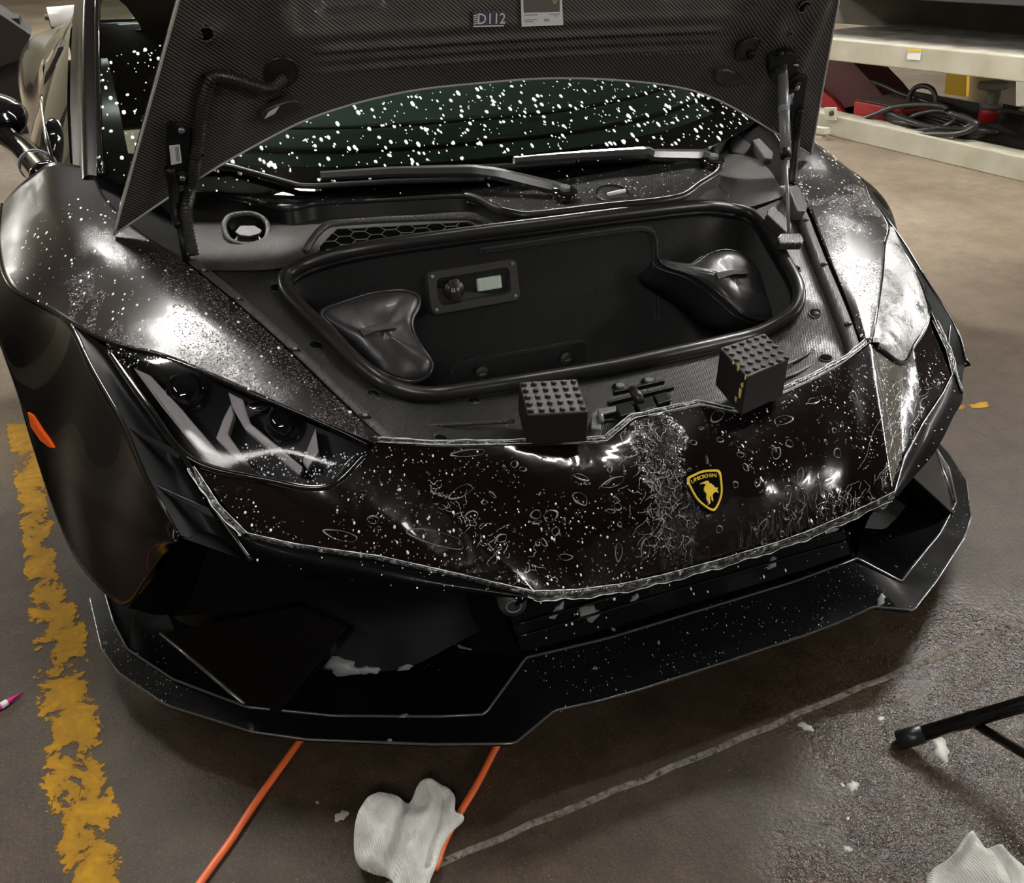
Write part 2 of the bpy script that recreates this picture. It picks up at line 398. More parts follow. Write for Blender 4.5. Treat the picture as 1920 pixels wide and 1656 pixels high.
# ================================================================== THE PLACE
def floor_mat():
    m = mat('wet_brown_concrete', (0.06, 0.05, 0.04), 0.4); t = NT(m); v = t.world()
    sx = t.n('ShaderNodeSeparateXYZ'); t.l(v, sx.inputs[0])
    n1 = t.noise(v, 1.3, 5, 0.6); n2 = t.noise(v, 11.0, 8, 0.75); n3 = t.noise(v, 120.0, 3, 0.6)
    wet = t.math('ADD', t.math('MULTIPLY', sx.outputs['Y'], -0.55), t.math('MULTIPLY', n1, 1.2))
    wetm = t.ramp(t.math('ADD', wet, 0.55), [(0.02, 0.0), (0.45, 1.0)])
    dry = t.mix(t.ramp(n1, [(0.38, 0.0), (0.62, 1.0)]), (0.165, 0.125, 0.082), (0.28, 0.228, 0.165))
    dry = t.mix(t.ramp(n2, [(0.35, 0.55), (0.7, 0.0)]), dry, (0.11, 0.087, 0.065))
    wc = t.mix(t.ramp(n2, [(0.35, 0.0), (0.68, 1.0)]), (0.022, 0.0132, 0.0074), (0.058, 0.0375, 0.0225))
    spk = t.ramp(t.voro(v, 95.0), [(0.0, 1.0), (0.10, 1.0), (0.13, 0.0)])
    spm = t.ramp(t.noise(v, 5.0, 2), [(0.52, 0.0), (0.66, 1.0)])
    wc = t.mix(t.math('MULTIPLY', spk, t.math('MULTIPLY', spm, 0.7)), wc, (0.30, 0.21, 0.09))
    base = t.mix(wetm, dry, wc)
    base = t.mix(t.math('MULTIPLY', t.ramp(n3, [(0.4, 0.0), (0.75, 1.0)]), 0.15), base, (0.12, 0.09, 0.065))
    base = t.mix(t.ramp(t.noise(v, 260.0, 2, 0.7), [(0.60, 0.0), (0.70, 0.55)]), base, (0.20, 0.155, 0.105))
    base = t.mix(t.ramp(t.noise(v, 150.0, 2, 0.7), [(0.30, 0.6), (0.42, 0.0)]), base, (0.010, 0.007, 0.005))
    t.l(base, t.b.inputs['Base Color'])
    pc = t.n('ShaderNodeVectorMath'); pc.operation = 'DISTANCE'; t.l(v, pc.inputs[0]); pc.inputs[1].default_value = (0.45, -0.35, 0)
    pud = t.ramp(t.math('ADD', pc.outputs['Value'], t.math('MULTIPLY', t.math('SUBTRACT', t.noise(v, 3.5, 4), 0.5), 0.9)), [(0.42, 1.0), (0.60, 0.0)])
    rr = t.mix(pud, t.mix(wetm, (0.75, 0.75, 0.75), (0.52, 0.52, 0.52)), (0.16, 0.16, 0.16)); t.l(rr, t.b.inputs['Roughness'])
    t.b.inputs['Specular IOR Level'].default_value = 0.28
    p = t.bump(n3, 0.30, 0.002); bb = t.n('ShaderNodeBump'); bb.inputs['Distance'].default_value = 0.004; t.l(t.math('ADD', 0.30, t.math('MULTIPLY', pud, 0.7)), bb.inputs['Strength']); t.l(t.noise(v, 95.0, 3, 0.6), bb.inputs['Height']); t.l(p, bb.inputs['Normal']); t.l(bb.outputs[0], t.b.inputs['Normal'])
    return m
M_FLOOR = floor_mat()
def wall_mat(name, c1, c2, sc=0.8):
    m = mat(name, c1, 0.8); t = NT(m); v = t.world(); t.l(t.mix(t.ramp(t.noise(v, sc, 5), [(0.35, 0.0), (0.7, 1.0)]), c1, c2), t.b.inputs['Base Color']); t.bump(t.noise(v, 40.0, 3), 0.15, 0.004); return m
M_WALL = wall_mat('cream_wall', (0.50, 0.46, 0.34), (0.42, 0.38, 0.28))
M_CEIL = wall_mat('dark_ceiling', (0.035, 0.033, 0.03), (0.055, 0.05, 0.045))
M_LAMP = mat('lamp_tube', (0.9, 0.9, 0.9), 0.4, emit=(1.0, 0.97, 0.92), es=1.0)
X0, X1, Y0, Y1, CZ = -7.0, 15.0, -6.0, 18.0, 3.1
def plane_box(name, lo, hi, m, label):
    lo = np.array(lo, float); hi = np.array(hi, float)
    v, f = boxm((lo+hi)/2, hi-lo); o = build(name, v, f, m, smooth=False); setp(o, label, kind='structure'); return o
floor = plane_box('floor', (X0-.2, Y0-.2, -0.2), (X1+.2, Y1+.2, 0), M_FLOOR, 'wet brown concrete garage floor under the car')
plane_box('ceiling', (X0-.2, Y0-.2, CZ), (X1+.2, Y1+.2, CZ+.2), M_CEIL, 'dark garage ceiling above the car')
wl_ = plane_box('wall_left', (X0-.2, Y0-.2, 0), (X0, Y1+.2, CZ), M_WALL, 'cream garage wall left of the car')
v, f = boxm((X0+.01, (Y0+Y1)/2, .95), (.02, Y1-Y0, 1.9)); build('dado', v, f, wall_mat('brown_dado_paint', (0.045, 0.038, 0.03), (0.06, 0.05, 0.04)), wl_, smooth=False)  # unseen dark band added so the fender side reflects less light
plane_box('wall_right', (X1, Y0-.2, 0), (X1+.2, Y1+.2, CZ), M_WALL, 'cream garage wall far beyond the lift')
plane_box('wall_back', (X0, Y1, 0), (X1, Y1+.2, CZ), M_WALL, 'cream garage wall behind the car')
plane_box('wall_front', (X0, Y0-.2, 0), (X1, Y0, CZ), wall_mat('grey_front_wall', (0.06, 0.055, 0.05), (0.09, 0.08, 0.07)), 'dark garage wall in front of the car')
sf = plane_box('trim_1', (X0, 1.2, CZ-.06), (-1.9, Y1, CZ-.002), wall_mat('cream_reflector', (0.40, 0.38, 0.27), (0.34, 0.32, 0.23)), 'cream painted soffit along the left side of the ceiling')  # added panel that gives the left fender its olive reflection
# slab joint filled with pale sealant, raised a little
M_JOINT0 = wall_mat('grey_joint_filler', (0.07, 0.058, 0.045), (0.23, 0.205, 0.175), 40.0)
def joint_mat():
    m = mat('worn_joint_filler', (0.15, 0.13, 0.105), .8, spec=.15); t = NT(m); v = t.world(); n1 = t.noise(v, 60.0, 4, .7); n2 = t.noise(v, 9.0, 3)
    t.l(t.mix(t.ramp(n1, [(.35, 0.0), (.65, 1.0)]), (0.075, 0.062, 0.048), (0.25, 0.225, 0.19)), t.b.inputs['Base Color'])
    t.l(t.ramp(t.math('ADD', n1, t.math('MULTIPLY', t.math('SUBTRACT', n2, .5), .5)), [(.28, 0.0), (.40, 1.0)]), t.b.inputs['Alpha']); t.bump(n1, .6, .004); return m
M_JOINT = joint_mat()
a0, a1 = U((820, 1622), z=0), U((1920, 1163), z=0); dj = (a1-a0)/np.linalg.norm(a1-a0)
P = []
for s in np.linspace(-2.2, 7.0, 160): P.append(a0+dj*s+np.array([0, 0.0015*math.sin(s*9)+0.002*math.sin(s*43.0), 0]))
P = np.array(P); rowsj = []
for off, z in ((-.007, .0005), (-.0035, .0016), (0.0, .0008), (.0035, .0018), (.007, .0005)): rowsj.append(P+np.array([0, off, z]))
v, f = loft(rowsj, 160, lin_c=True); j = build('floor_joint', v, f, M_JOINT, floor); j['label'] = 'pale filled slab joint running across the floor in front of the car'
b0, b1 = U((1785, 788), z=0), U((1925, 853), z=0); db = (b1-b0)/np.linalg.norm(b1-b0); nb = np.array([-db[1], db[0], 0])
P = np.array([b0+db*s for s in np.linspace(-1.5, 9, 60)])
v, f = loft([P-nb*.006+[0, 0, .0006], P+nb*.006+[0, 0, .0006]], 60, lin_c=True); build('floor_joint', v, f, mat('dark_crack', (0.05, 0.045, 0.04), 0.9), floor)
# worn yellow bay stripe left of the car
def stripe_mat():
    m = mat('worn_yellow_paint', (0.55, 0.34, 0.02), 0.6, spec=0.12); t = NT(m); v = t.world()
    n1 = t.noise(v, 13.0, 5, 0.65, 0.8); n2 = t.noise(v, 70.0, 3, 0.6)
    t.l(t.mix(t.ramp(n2, [(0.35, 0.0), (0.65, 1.0)]), t.mix(t.ramp(n1, [(0.4, 0.0), (0.62, 1.0)]), (0.15, 0.075, 0.006), (0.46, 0.24, 0.008)), (0.32, 0.165, 0.010)), t.b.inputs['Base Color'])
    uv = t.coord('UV'); su = t.n('ShaderNodeSeparateXYZ'); t.l(uv, su.inputs[0])
    edge = t.math('MULTIPLY', t.math('MULTIPLY', su.outputs['X'], t.math('SUBTRACT', 1.0, su.outputs['X'])), 4.0)
    a = t.math('ADD', t.math('MULTIPLY', t.math('POWER', edge, 0.5), 0.34), t.math('MULTIPLY', n1, 1.0))
    al = t.ramp(t.math('ADD', a, t.math('MULTIPLY', t.math('SUBTRACT', n2, 0.5), 0.25)), [(0.72, 0.0), (0.76, 1.0)], 'LINEAR')
    t.l(al, t.b.inputs['Alpha']); t.bump(n2, 0.6, 0.003)
    return m
M_STRIPE = stripe_mat()
def stripe(pl, pr, nm, label):
    n_ = 60; L = cr([U(p, z=.0012) for p in pl], n_); R_ = cr([U(p, z=.0012) for p in pr], n_)
    rows = np.array([L*(1-t)+R_*t for t in np.linspace(0, 1, 7)]).transpose(1, 0, 2)
    o = build(nm, rows.reshape(-1, 3), gridf(n_, 7), M_STRIPE, floor, uv=uvgrid(n_, 7)); o['label'] = label
stripe([(8, 795), (22, 885), (38, 1040), (52, 1200), (66, 1400), (82, 1560), (100, 1700)], [(62, 795), (96, 885), (112, 1040), (170, 1200), (205, 1400), (238, 1560), (262, 1700)], 'painted_stripe', 'worn yellow painted bay stripe left of the car')
stripe([(1795, 758), (1850, 752)], [(1798, 770), (1855, 764)], 'painted_stripe', 'small yellow paint remnant right of the car nose')
# ceiling lamps and added fill tubes
for i, (lx, ly, sx_, sy_, st) in enumerate(LAMPS):
    where = ['above the windscreen on the left', 'right of the car', 'above the nose', 'left of the car nose', 'behind the car along the left wall', 'at the far left corner', 'behind the car near the lift', 'far right of the car nose', 'at the far back beyond the lift', 'far behind the car roof', 'in front of the car on the right', 'in front of the car on the left', 'behind the lift decks'][i]
    t_ = thing('ceiling_lamp', (lx, ly, CEIL_Z), 'long white tube lamp on the ceiling '+where, 'lamp', 'ceiling tube lamps')
    m = M_LAMP.copy(); m.node_tree.nodes['Principled BSDF'].inputs['Emission Strength'].default_value = st
    v, f = boxm((lx, ly, CEIL_Z+.085), (sx_*1.25, sy_*1.04, .12)); build('lamp_body', v, f, M_PLASTIC, t_, smooth=False)
    along = np.array([1, 0, 0]) if sx_ > sy_ else np.array([0, 1, 0]); ln = max(sx_, sy_); side = np.array([along[1], along[0], 0])*0.045
    for s in (-1, 1):
        c = np.array([lx, ly, CEIL_Z]); v, f = tube([c-along*ln/2+side*s, c+along*ln/2+side*s], 0.028, 10); build('lamp_tube', v, f, m, t_)

# ================================================================== CAR
car = thing('sports_car', (0, 0, 0), 'black wet sports car with its front hood raised, seen from the front', 'car')
# ---- front bumper skin (centre + side facets) with film
TOPX = [0, .073, .141, .17, .25, .332, .44, .545]
TOP = [(0, .312, .541), (.073, .312, .541), (.141, .288, .521), (.17, .294, .522), (.25, .30, .534), (.332, .31, .545), (.44, .339, .552), (.545, .387, .556)]
BOT = [(0, .112, .333), (.12, .112, .335), (.2, .112, .341), (.29, .108, .36), (.34, .1, .38), (.377, .092, .398)]
NS, NT_ = 45, 28
def nose_pt(s, t):
    """s 0 centre .. 1 crease, t 0 top .. 1 bottom"""
    def at(L, s):
        x = s*L[-1][0]; return np.array([x]+[np.interp(x, [q[0] for q in L], [q[k] for q in L]) for k in (1, 2)])
    a, b = at(TOP, s), at(BOT, s)
    bl = 0.048*(1-s**2)*math.sin(math.pi*t)**0.9
    return a*(1-t)+b*t+np.array([0, -.80, .60])*bl
rows = []
ss = np.linspace(-1, 1, 2*NS+1)
for t in np.linspace(0, 1, NT_):
    row = []
    for s in ss:
        p = nose_pt(abs(s), t); row.append(p*(MX if s < 0 else 1))
    rows.append(row)
vc, fc = np.array(rows).reshape(-1, 3), gridf(NT_, 2*NS+1)
FT = [(.545, .387, .556), (.60, .385, .525), (.65, .383, .496), (.729, .436, .494), (.844, .506, .513)]
FB = [(.377, .092, .398), (.476, .173, .405), (.588, .245, .424), (.717, .32, .436), (.785, .365, .447)]
vf_, ff_ = loft([FT, FB], 40, NT_, lin_c=True)
# keep the crease column on the shared line
vf_[::40] = np.array([nose_pt(1, t) for t in np.linspace(0, 1, NT_)])
skin_v, skin_f = join((vc, rev(fc)), (vf_, rev(ff_)), (mir(vf_), ff_))
nose = build('bumper_skin', skin_v, skin_f, M_FILM, car)
bm = bmesh.new(); bm.from_mesh(nose.data); bmesh.ops.remove_doubles(bm, verts=bm.verts, dist=0.0004); bmesh.ops.recalc_face_normals(bm, faces=bm.faces); bm.to_mesh(nose.data); bm.free()
nose.data.polygons.foreach_set('use_smooth', [True]*len(nose.data.polygons))
modb(nose, 0.006, 3, 14)
nose['label'] = 'dark plum nose panel under wet wrinkled protective film'
T_NOSE = bvh(nose)
# ---- film edge strips
def ribbon(P, off, th=0.0012):
    P = np.asarray(P, float); Q = P+np.asarray(off)
    return P, Q
def strip(name, P, dirv, wid, m=M_STRIP, par=car, n=70, lift=0.002, both=False):
    P = cr(P, n, True)
    w = wid*(1+0.10*np.array([math.sin(i*.37)+0.6*math.sin(i*0.91) for i in range(n)]))
    dv = np.asarray(dirv, float)
    mid = P+dv*0.5*w[:, None]+np.array([0, -.6, .5])*0.004
    o = build(name, *loft([P, mid, P+dv*w[:, None]], n, lin_c=True), m, par)
    for q, rr_ in ((P, .0011), (P+dv*w[:, None], .0016)):  # white tubes paint a bright highlight along the film edges
        v_, f_ = tube(cr(q+np.array([0, -.0015, .001]), n*2, True), np.array([rr_*(.35+.65*abs(math.sin(k*.31+n)*math.sin(k*.083))) for k in range(n*2)]), 5); build('film_bead', v_, f_, M_FOAM, o)
    return o
N_ = np.array([.377, .092, .398])
cb = [np.array(q)*MX for q in reversed(BOT)]+[np.array(q) for q in BOT[1:]]
o = strip('film_edge', [p+np.array([0, -.004, .006]) for p in cb], (0, .012, -1), .021, n=140)
solid(o, .0012); o['label'] = 'pale wet film edge along the nose lower lip'
for sg in (-1, 1):
    g = np.array([sg, 1, 1])
    o = strip('film_edge', [np.array(q)*g+np.array([0, -.004, .004]) for q in FB[::-1]], (0, -.004, -1), .016); solid(o, .0012)
    o = strip('film_edge', [np.array(q)*g+np.array([0, -.003, .003]) for q in ((.844, .506, .513), (.818, .425, .476), (.785, .365, .447))], (sg*1, -.3, 0), .012, n=30); solid(o, .0012)
    # flange of the trunk opening along the bumper top edge
    top = [np.array(q)*g for q in TOP[::-1]]
    o = strip('film_edge', [p+np.array([0, .004, .002]) for p in top[:6]], (0, .9, .2), .013, n=60); solid(o, .0015)
    o = strip('film_edge', [p+np.array([0, .004, .002]) for p in top[5:]], (0, .9, .2), .013, n=20); solid(o, .0015)

# ---- intake frames, walls, splitter
FF = [(.85, .515, .516), (.82, .421, .476), (.786, .362, .444), (.717, .317, .433), (.588, .243, .421), (.476, .171, .402), (.385, .095, .392)]
FK = [(.862, .52, .505), (.830, .414, .462), (.788, .322, .417), (.697, .258, .412), (.559, .170, .402), (.438, .112, .393), (.388, .088, .388)]
FR = [(x-.01, y+.03, z-.012) for x, y, z in FK]
FI = [(x-.02, y+.30, z-.03) for x, y, z in FK]
v, f = loft([FF, FK, FR, FI], 60, lin_c=False)
EDG = [(.891, .42, .436), (.907, .463, .473), (.924, .52, .504), (.944, .631, .554), (.98, .769, .61), (1.005, .892, .656)]
SHO = [(1.05, .985, .660), (1.115, 1.10, .675), (1.138, 1.3, .70), (1.13, 1.5, .74)]
FEB = [(.895, .424, .424), (.93, .47, .36), (.97, .52, .28), (1.015, .575, .20), (1.06, .64, .215), (1.10, .74, .25), (1.126, .85, .42), (1.138, .98, .585), (1.145, 1.2, .66), (1.14, 1.5, .66)]
LIP = [(0, .04, .152), (.185, .041, .152), (.269, .045, .153), (.352, .049, .160), (.438, .023, .143), (.565, .086, .132), (.756, .191, .118), (.842, .25, .114), (.973, .386, .100), (1.051, .519, .09), (1.078, .6, .09), (1.095, .78, .09)]
DEC = [(0, .128, .203), (.204, .127, .204), (.325, .126, .214), (.369, .131, .213), (.465, .089, .153), (.532, .128, .137), (.703, .213, .126), (.841, .299, .121), (.955, .43, .112), (1.03, .56, .103), (1.05, .65, .103), (1.065, .78, .103)]
def half(name, vf, m, label=None, **kw):
    v, f = vf; out = []
    for sg in (1, -1):
        o = build(name, v if sg > 0 else mir(v), f if sg > 0 else rev(f), m, car, **kw)
        if label: o['label'] = label
        out.append(o)
    return out
frame_R, frame_L = half('intake_frame', (v, f), M_SPLIT)
# splitter: lip underside, lip edge, shelf to the deck line, deck back to the intakes
def full(c): return [np.array(q)*MX for q in reversed(c)]+[np.array(q) for q in c[1:]]
Lp = np.array(full(LIP)); Dk = np.array(full(DEC))
und = Lp+np.array([0, .03, -.016]); edge = Lp+np.array([0, .003, -.012]); edge2 = Lp+np.array([0, -.001, -.004])
lip_in = Lp*0.985+Dk*0.015
back = []
for p in Dk:
    ax = abs(p[0]); back.append((p[0]*0.97, max(p[1]+.12, .42 if ax > .4 else .2), .15 if ax > .4 else .25))
back = np.array(back)
groove = Dk+np.array([0, .006, -.004]); rim = Dk+np.array([0, .0, .004]); rim2 = Dk+np.array([0, .009, .003])
mid = Lp*.5+Dk*.5+np.array([0, 0, .0])
v, f = loft([und, edge, edge2, lip_in, mid, Dk], 240, lin_c=True)
split = build('splitter', v, rev(f), M_SPLIT, car, angle=40); split['label'] = 'wet glossy black front splitter'
v, f = loft([rim, rim2, groove+np.array([0, .012, 0]), back], 240, nr=None, lin_c=True)
deck = build('splitter_deck', v, rev(f), M_SPLIT, split)
v, f = tube(cr(Dk+np.array([0, 0, .003]), 260, True), .0028, 6); o = build('deck_ridge', v, f, M_EDGE, split)
v, f = tube(cr(Lp+np.array([0, -.001, -.002]), 260, True), .0026, 6); o = build('lip_edge', v, f, M_EDGE, split)
# centre lower grille between the nose lip and the splitter deck
rowA = [np.array((x, y+.035, z-.012)) for x, y, z in BOT]; rowA = [p*MX for p in rowA[::-1]]+rowA[1:]
rowB = [(-.38, .19, .30), (-.2, .2, .285), (0, .2, .28), (.2, .2, .285), (.38, .19, .30)]
rowC = [(-.372, .145, .218), (-.2, .145, .212), (0, .148, .21), (.2, .145, .212), (.372, .145, .218)]
v, f = loft([rowA, rowB, rowC], 60, 10, lin_r=False); lower = build('lower_grille', v, rev(f), M_SPLIT, car); lower['label'] = 'black lower centre panel under the nose'
for z, y in ((.255, .178), (.235, .168)):
    v, f = tube(cr([(-.37, y-.01, z+.008), (0, y, z), (.37, y-.01, z+.008)], 40), .003, 6); build('grille_ridge', v, f, M_GLOSS, lower)
# intake duct: inner wall, ceiling comes from frame, back radiator, outer wall
inn = [[(.388, .09, .388), (.40, .20, .37), (.42, .45, .36)], [(.40, .15, .30), (.43, .26, .28), (.45, .5, .27)], [(.372, .135, .214), (.46, .27, .17), (.47, .5, .15)]]
v, f = loft(inn, 20, 12, lin_r=False); half('intake_side', (v, f), M_DUCT)
outw = [[(.889, .418, .43), (.84, .46, .425), (.80, .52, .42)], [(.95, .49, .31), (.88, .54, .29), (.83, .6, .28)], [(1.012, .572, .195), (.95, .58, .15), (.86, .62, .13)]]
v, f = loft(outw, 20, 12, lin_r=False); half('intake_cheek', (v, f), M_DUCT)
v, f = loft([[(.789, .33, .412), (.80, .5, .40)], [(.889, .418, .432), (.83, .6, .42)]], 12, 4); half('intake_cheek_roof', (v, f), M_DUCT)
v, f = loft([[(.40, .46, .40), (.62, .50, .41), (.9, .60, .43)], [(.42, .46, .13), (.62, .50, .13), (.98, .62, .12)]], 30, 12); rads = half('radiator_mesh', (v, f), M_VOID)
# curved soft duct lip (edge of the duct floor) with soap foam along it, seen in the left intake
for sg in (1, -1):
    g = np.array([-sg, 1, 1])
    tg = [U(p, z=z)*g for p, z in (((944, 1163), .27), ((886, 1190), .22), ((770, 1250), .165), ((709, 1259), .15), ((604, 1257), .145))]
    up = [q+np.array([0, .16, .10]) for q in tg]
    v, f = loft([tg, [(a+b)/2+np.array([0, -.02, .01]) for a, b in zip(tg, up)], up], 40, 10, lin_r=False); o = build('intake_duct', v, f, M_DUCT, car)
# winglets: upright triangular blades (glossy)
W0, W1, W2 = U((300, 1187), z=.165), U((566, 1134), z=.265), U((664, 1177), z=.24)
W3, W4 = U((520, 1338), z=.128), U((470, 1340), z=.128)
wl = np.array([W0, W1, W2, W3, W4])*MX
nrm = np.cross(wl[1]-wl[0], wl[3]-wl[0]); nrm /= np.linalg.norm(nrm); nrm = nrm if nrm[1] < 0 else -nrm
wc_ = wl.mean(0); wl = np.array([p-nrm*np.dot(p-wc_, nrm) for p in wl])
for sg in (1, -1):
    g = np.array([sg, 1, 1]); v, f = prism([p*g for p in wl], nrm*g, 0.0, .03); o = build('winglet', v, f, M_WING, car, smooth=False); modb(o, .003, 2); o['label'] = 'glossy triangular blade inside the front intake'
    v, f = tube([wl[0]*g, wl[4]*g], .004, 6); build('winglet_edge', v, f, M_EDGE, o)
# ---- fender side + bumper corner
sideT = [np.array(q) for q in EDG+SHO]; sideB = [np.array(q) for q in FEB]
nmid = []
for i, (a, b) in enumerate(zip(sideT, sideB)):
    m_ = a*.5+b*.5; w = min(i/3.0, 1.0); nmid.append(m_+np.array([.020*w+.004, -.012, 0]))
vs, fs = loft([sideT, nmid, sideB], 70, 26, lin_r=False)
sides = half('fender_side', (vs, fs), M_PAINTDRY, 'glossy dark bumper corner and fender side', angle=50)
for o in sides: solid(o, .004, 0)
v, f = tube(cr(EDG, 60), .0028, 6); half('fender_lip', (v, f), M_GLOSS)
# ---- fender top
INN = [(.530, .393, .553), (.582, .509, .592), (.640, .652, .640), (.683, .753, .672), (.732, .864, .703), (.785, 1.0, .728), (.855, 1.12, .765), (.90, 1.25, .80), (.915, 1.36, .835)]
OUT = [(.548, .388, .557), (.609, .449, .575), (.726, .57, .609), (.849, .702, .640), (.947, .80, .648), (1.05, .985, .662), (1.115, 1.10, .677), (1.138, 1.3, .702), (1.13, 1.5, .742)]
cols = []
for i, (a, b) in enumerate(zip(INN, OUT)):
    a, b = np.array(a), np.array(b); k = i/8; bl = .004+.050*max(0, k-.25)**1.2
    cols.append([a+(b-a)*u+np.array([0, 0, 1.0])*bl*math.sin(math.pi*u)*(1.25 if u < .5 else 1.0) for u in (0, .2, .4, .6, .8, 1.0)])
rowsF = [[c[k] for c in cols] for k in range(6)]
vt, ft = loft(rowsF, 80, 30, lin_r=False)
tops = half('fender', (vt, ft), M_PAINT, 'dark plum fender top covered in water beads')
for o in tops: solid(o, .003, 0)
v, f = tube(cr([np.array(q) for q in OUT[3:]], 50), .004, 6); half('fender_crease', (v, f), M_PAINTDRY)
# Y-shaped slot beside the lamp: recessed channel with two fins
CI = [(.947, .79, .636), (.898, .632, .577), (.860, .53, .532), (.826, .42, .472), (.788, .325, .419)]
CO = [(1.003, .885, .653), (.975, .75, .603), (.944, .631, .554), (.912, .48, .483), (.891, .42, .436)]
CM = [tuple((np.array(a)+np.array(b))/2+np.array([-.01, .035, -.02])*(0.2+0.8*min(1, i/1.5))) for i, (a, b) in enumerate(zip(CI, CO))]
v, f = loft([CI, CM, CO], 50, 14, lin_r=False); half('vent_channel', (v, f), M_BLACK)
v, f = tube(cr([np.array(q) for q in CI], 50), .004, 6); half('vent_lip', (v, f), M_GLOSS)
cI, cO, cM = cr(CI, 51), cr(CO, 51), cr(CM, 51)
for sg in (1, -1):
    g = np.array([sg, 1, 1])
    for k in (27, 40):
        a_, b_ = cI[k]+np.array([0, .006, -.004]), cO[k]+np.array([-.004, .004, -.004]); d_ = (cI[k+5]-cI[k-1])*.75; m_ = cM[k]
        up_ = [a_, b_, b_*.7+m_*.3+d_*.35, a_*.6+m_*.4+d_*.55]
        v, f = prism([q*g for q in up_], np.array([.1*sg, -.5, .8]), .003, .006); o = build('vent_fin', v, f, M_EDGE, car, smooth=False); modb(o, .0015)
# lamps later; side markers on the fender side
T_SIDE = bvh(sides[1])
pts = []
for p in ((56, 772), (66, 778), (84, 806), (103, 833), (106, 840), (97, 839), (80, 826), (62, 800)):
    h, n = hit(p, T_SIDE); pts.append((h, n) if h is not None else None)
pts = [q for q in pts if q is not None]
if len(pts) >= 4:
    nn = np.mean([q[1] for q in pts], 0)
    for sg in (1, -1):
        v, f = prism([q[0]*np.array([sg, 1, 1]) for q in pts], nn*np.array([sg, 1, 1]), .006, .004); o = build('side_marker', v, f, M_ORANGE, car, smooth=False); modb(o, .0015)
        o['label'] = 'orange side marker light'
print('marker', len(pts))
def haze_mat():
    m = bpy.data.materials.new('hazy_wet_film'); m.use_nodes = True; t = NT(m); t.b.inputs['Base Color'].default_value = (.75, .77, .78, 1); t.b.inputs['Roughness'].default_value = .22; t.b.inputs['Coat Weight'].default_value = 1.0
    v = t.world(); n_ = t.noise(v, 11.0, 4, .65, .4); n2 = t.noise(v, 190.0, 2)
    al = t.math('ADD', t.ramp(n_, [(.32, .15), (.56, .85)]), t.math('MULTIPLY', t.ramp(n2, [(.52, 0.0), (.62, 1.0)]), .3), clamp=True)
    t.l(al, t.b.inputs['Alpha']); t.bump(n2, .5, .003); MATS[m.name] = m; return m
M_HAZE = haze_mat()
# ---- headlights
LT = [(.947, .795, .643), (.849, .702, .637), (.726, .57, .606), (.609, .449, .572), (.557, .396, .552)]
LO = [(.945, .785, .632), (.897, .632, .578), (.846, .521, .521), (.729, .440, .497), (.640, .380, .497), (.565, .386, .545)]
LN = np.array([.15, -.72, .68]); LN /= np.linalg.norm(LN)
def lamp_loft(off, bul, inset=0.0):
    a, b = cr(LT, 50), cr(LO, 50)
    m_ = (a+b)/2
    if inset: a = a+(m_-a)*inset; b = b+(m_-b)*inset
    rows = []
    for t in np.linspace(0, 1, 16): rows.append(a*(1-t)+b*t+LN*(off+bul*math.sin(math.pi*t)))
    return np.array(rows).reshape(-1, 3), gridf(16, 50)
class Tmp: pass
v3, f3 = lamp_loft(-.020, .012, .06)
T_LAMP = BVHTree.FromPolygons([Vector(tuple(q)) for q in mir(v3)], f3)
DRLS = [
    [(250, 690), (283, 705), (345, 772), (418, 858), (368, 843), (305, 765)],
    [(434, 757), (439, 779), (428, 815), (468, 872), (445, 863), (405, 823), (419, 786)],
    [(428, 736), (456, 750), (470, 794), (518, 834), (569, 877), (561, 892), (540, 874), (459, 805), (436, 765)],
    [(592, 803), (612, 803), (598, 848), (577, 881), (567, 866)]]
PROJ = [((349, 732), .040), ((535, 793), .038)]
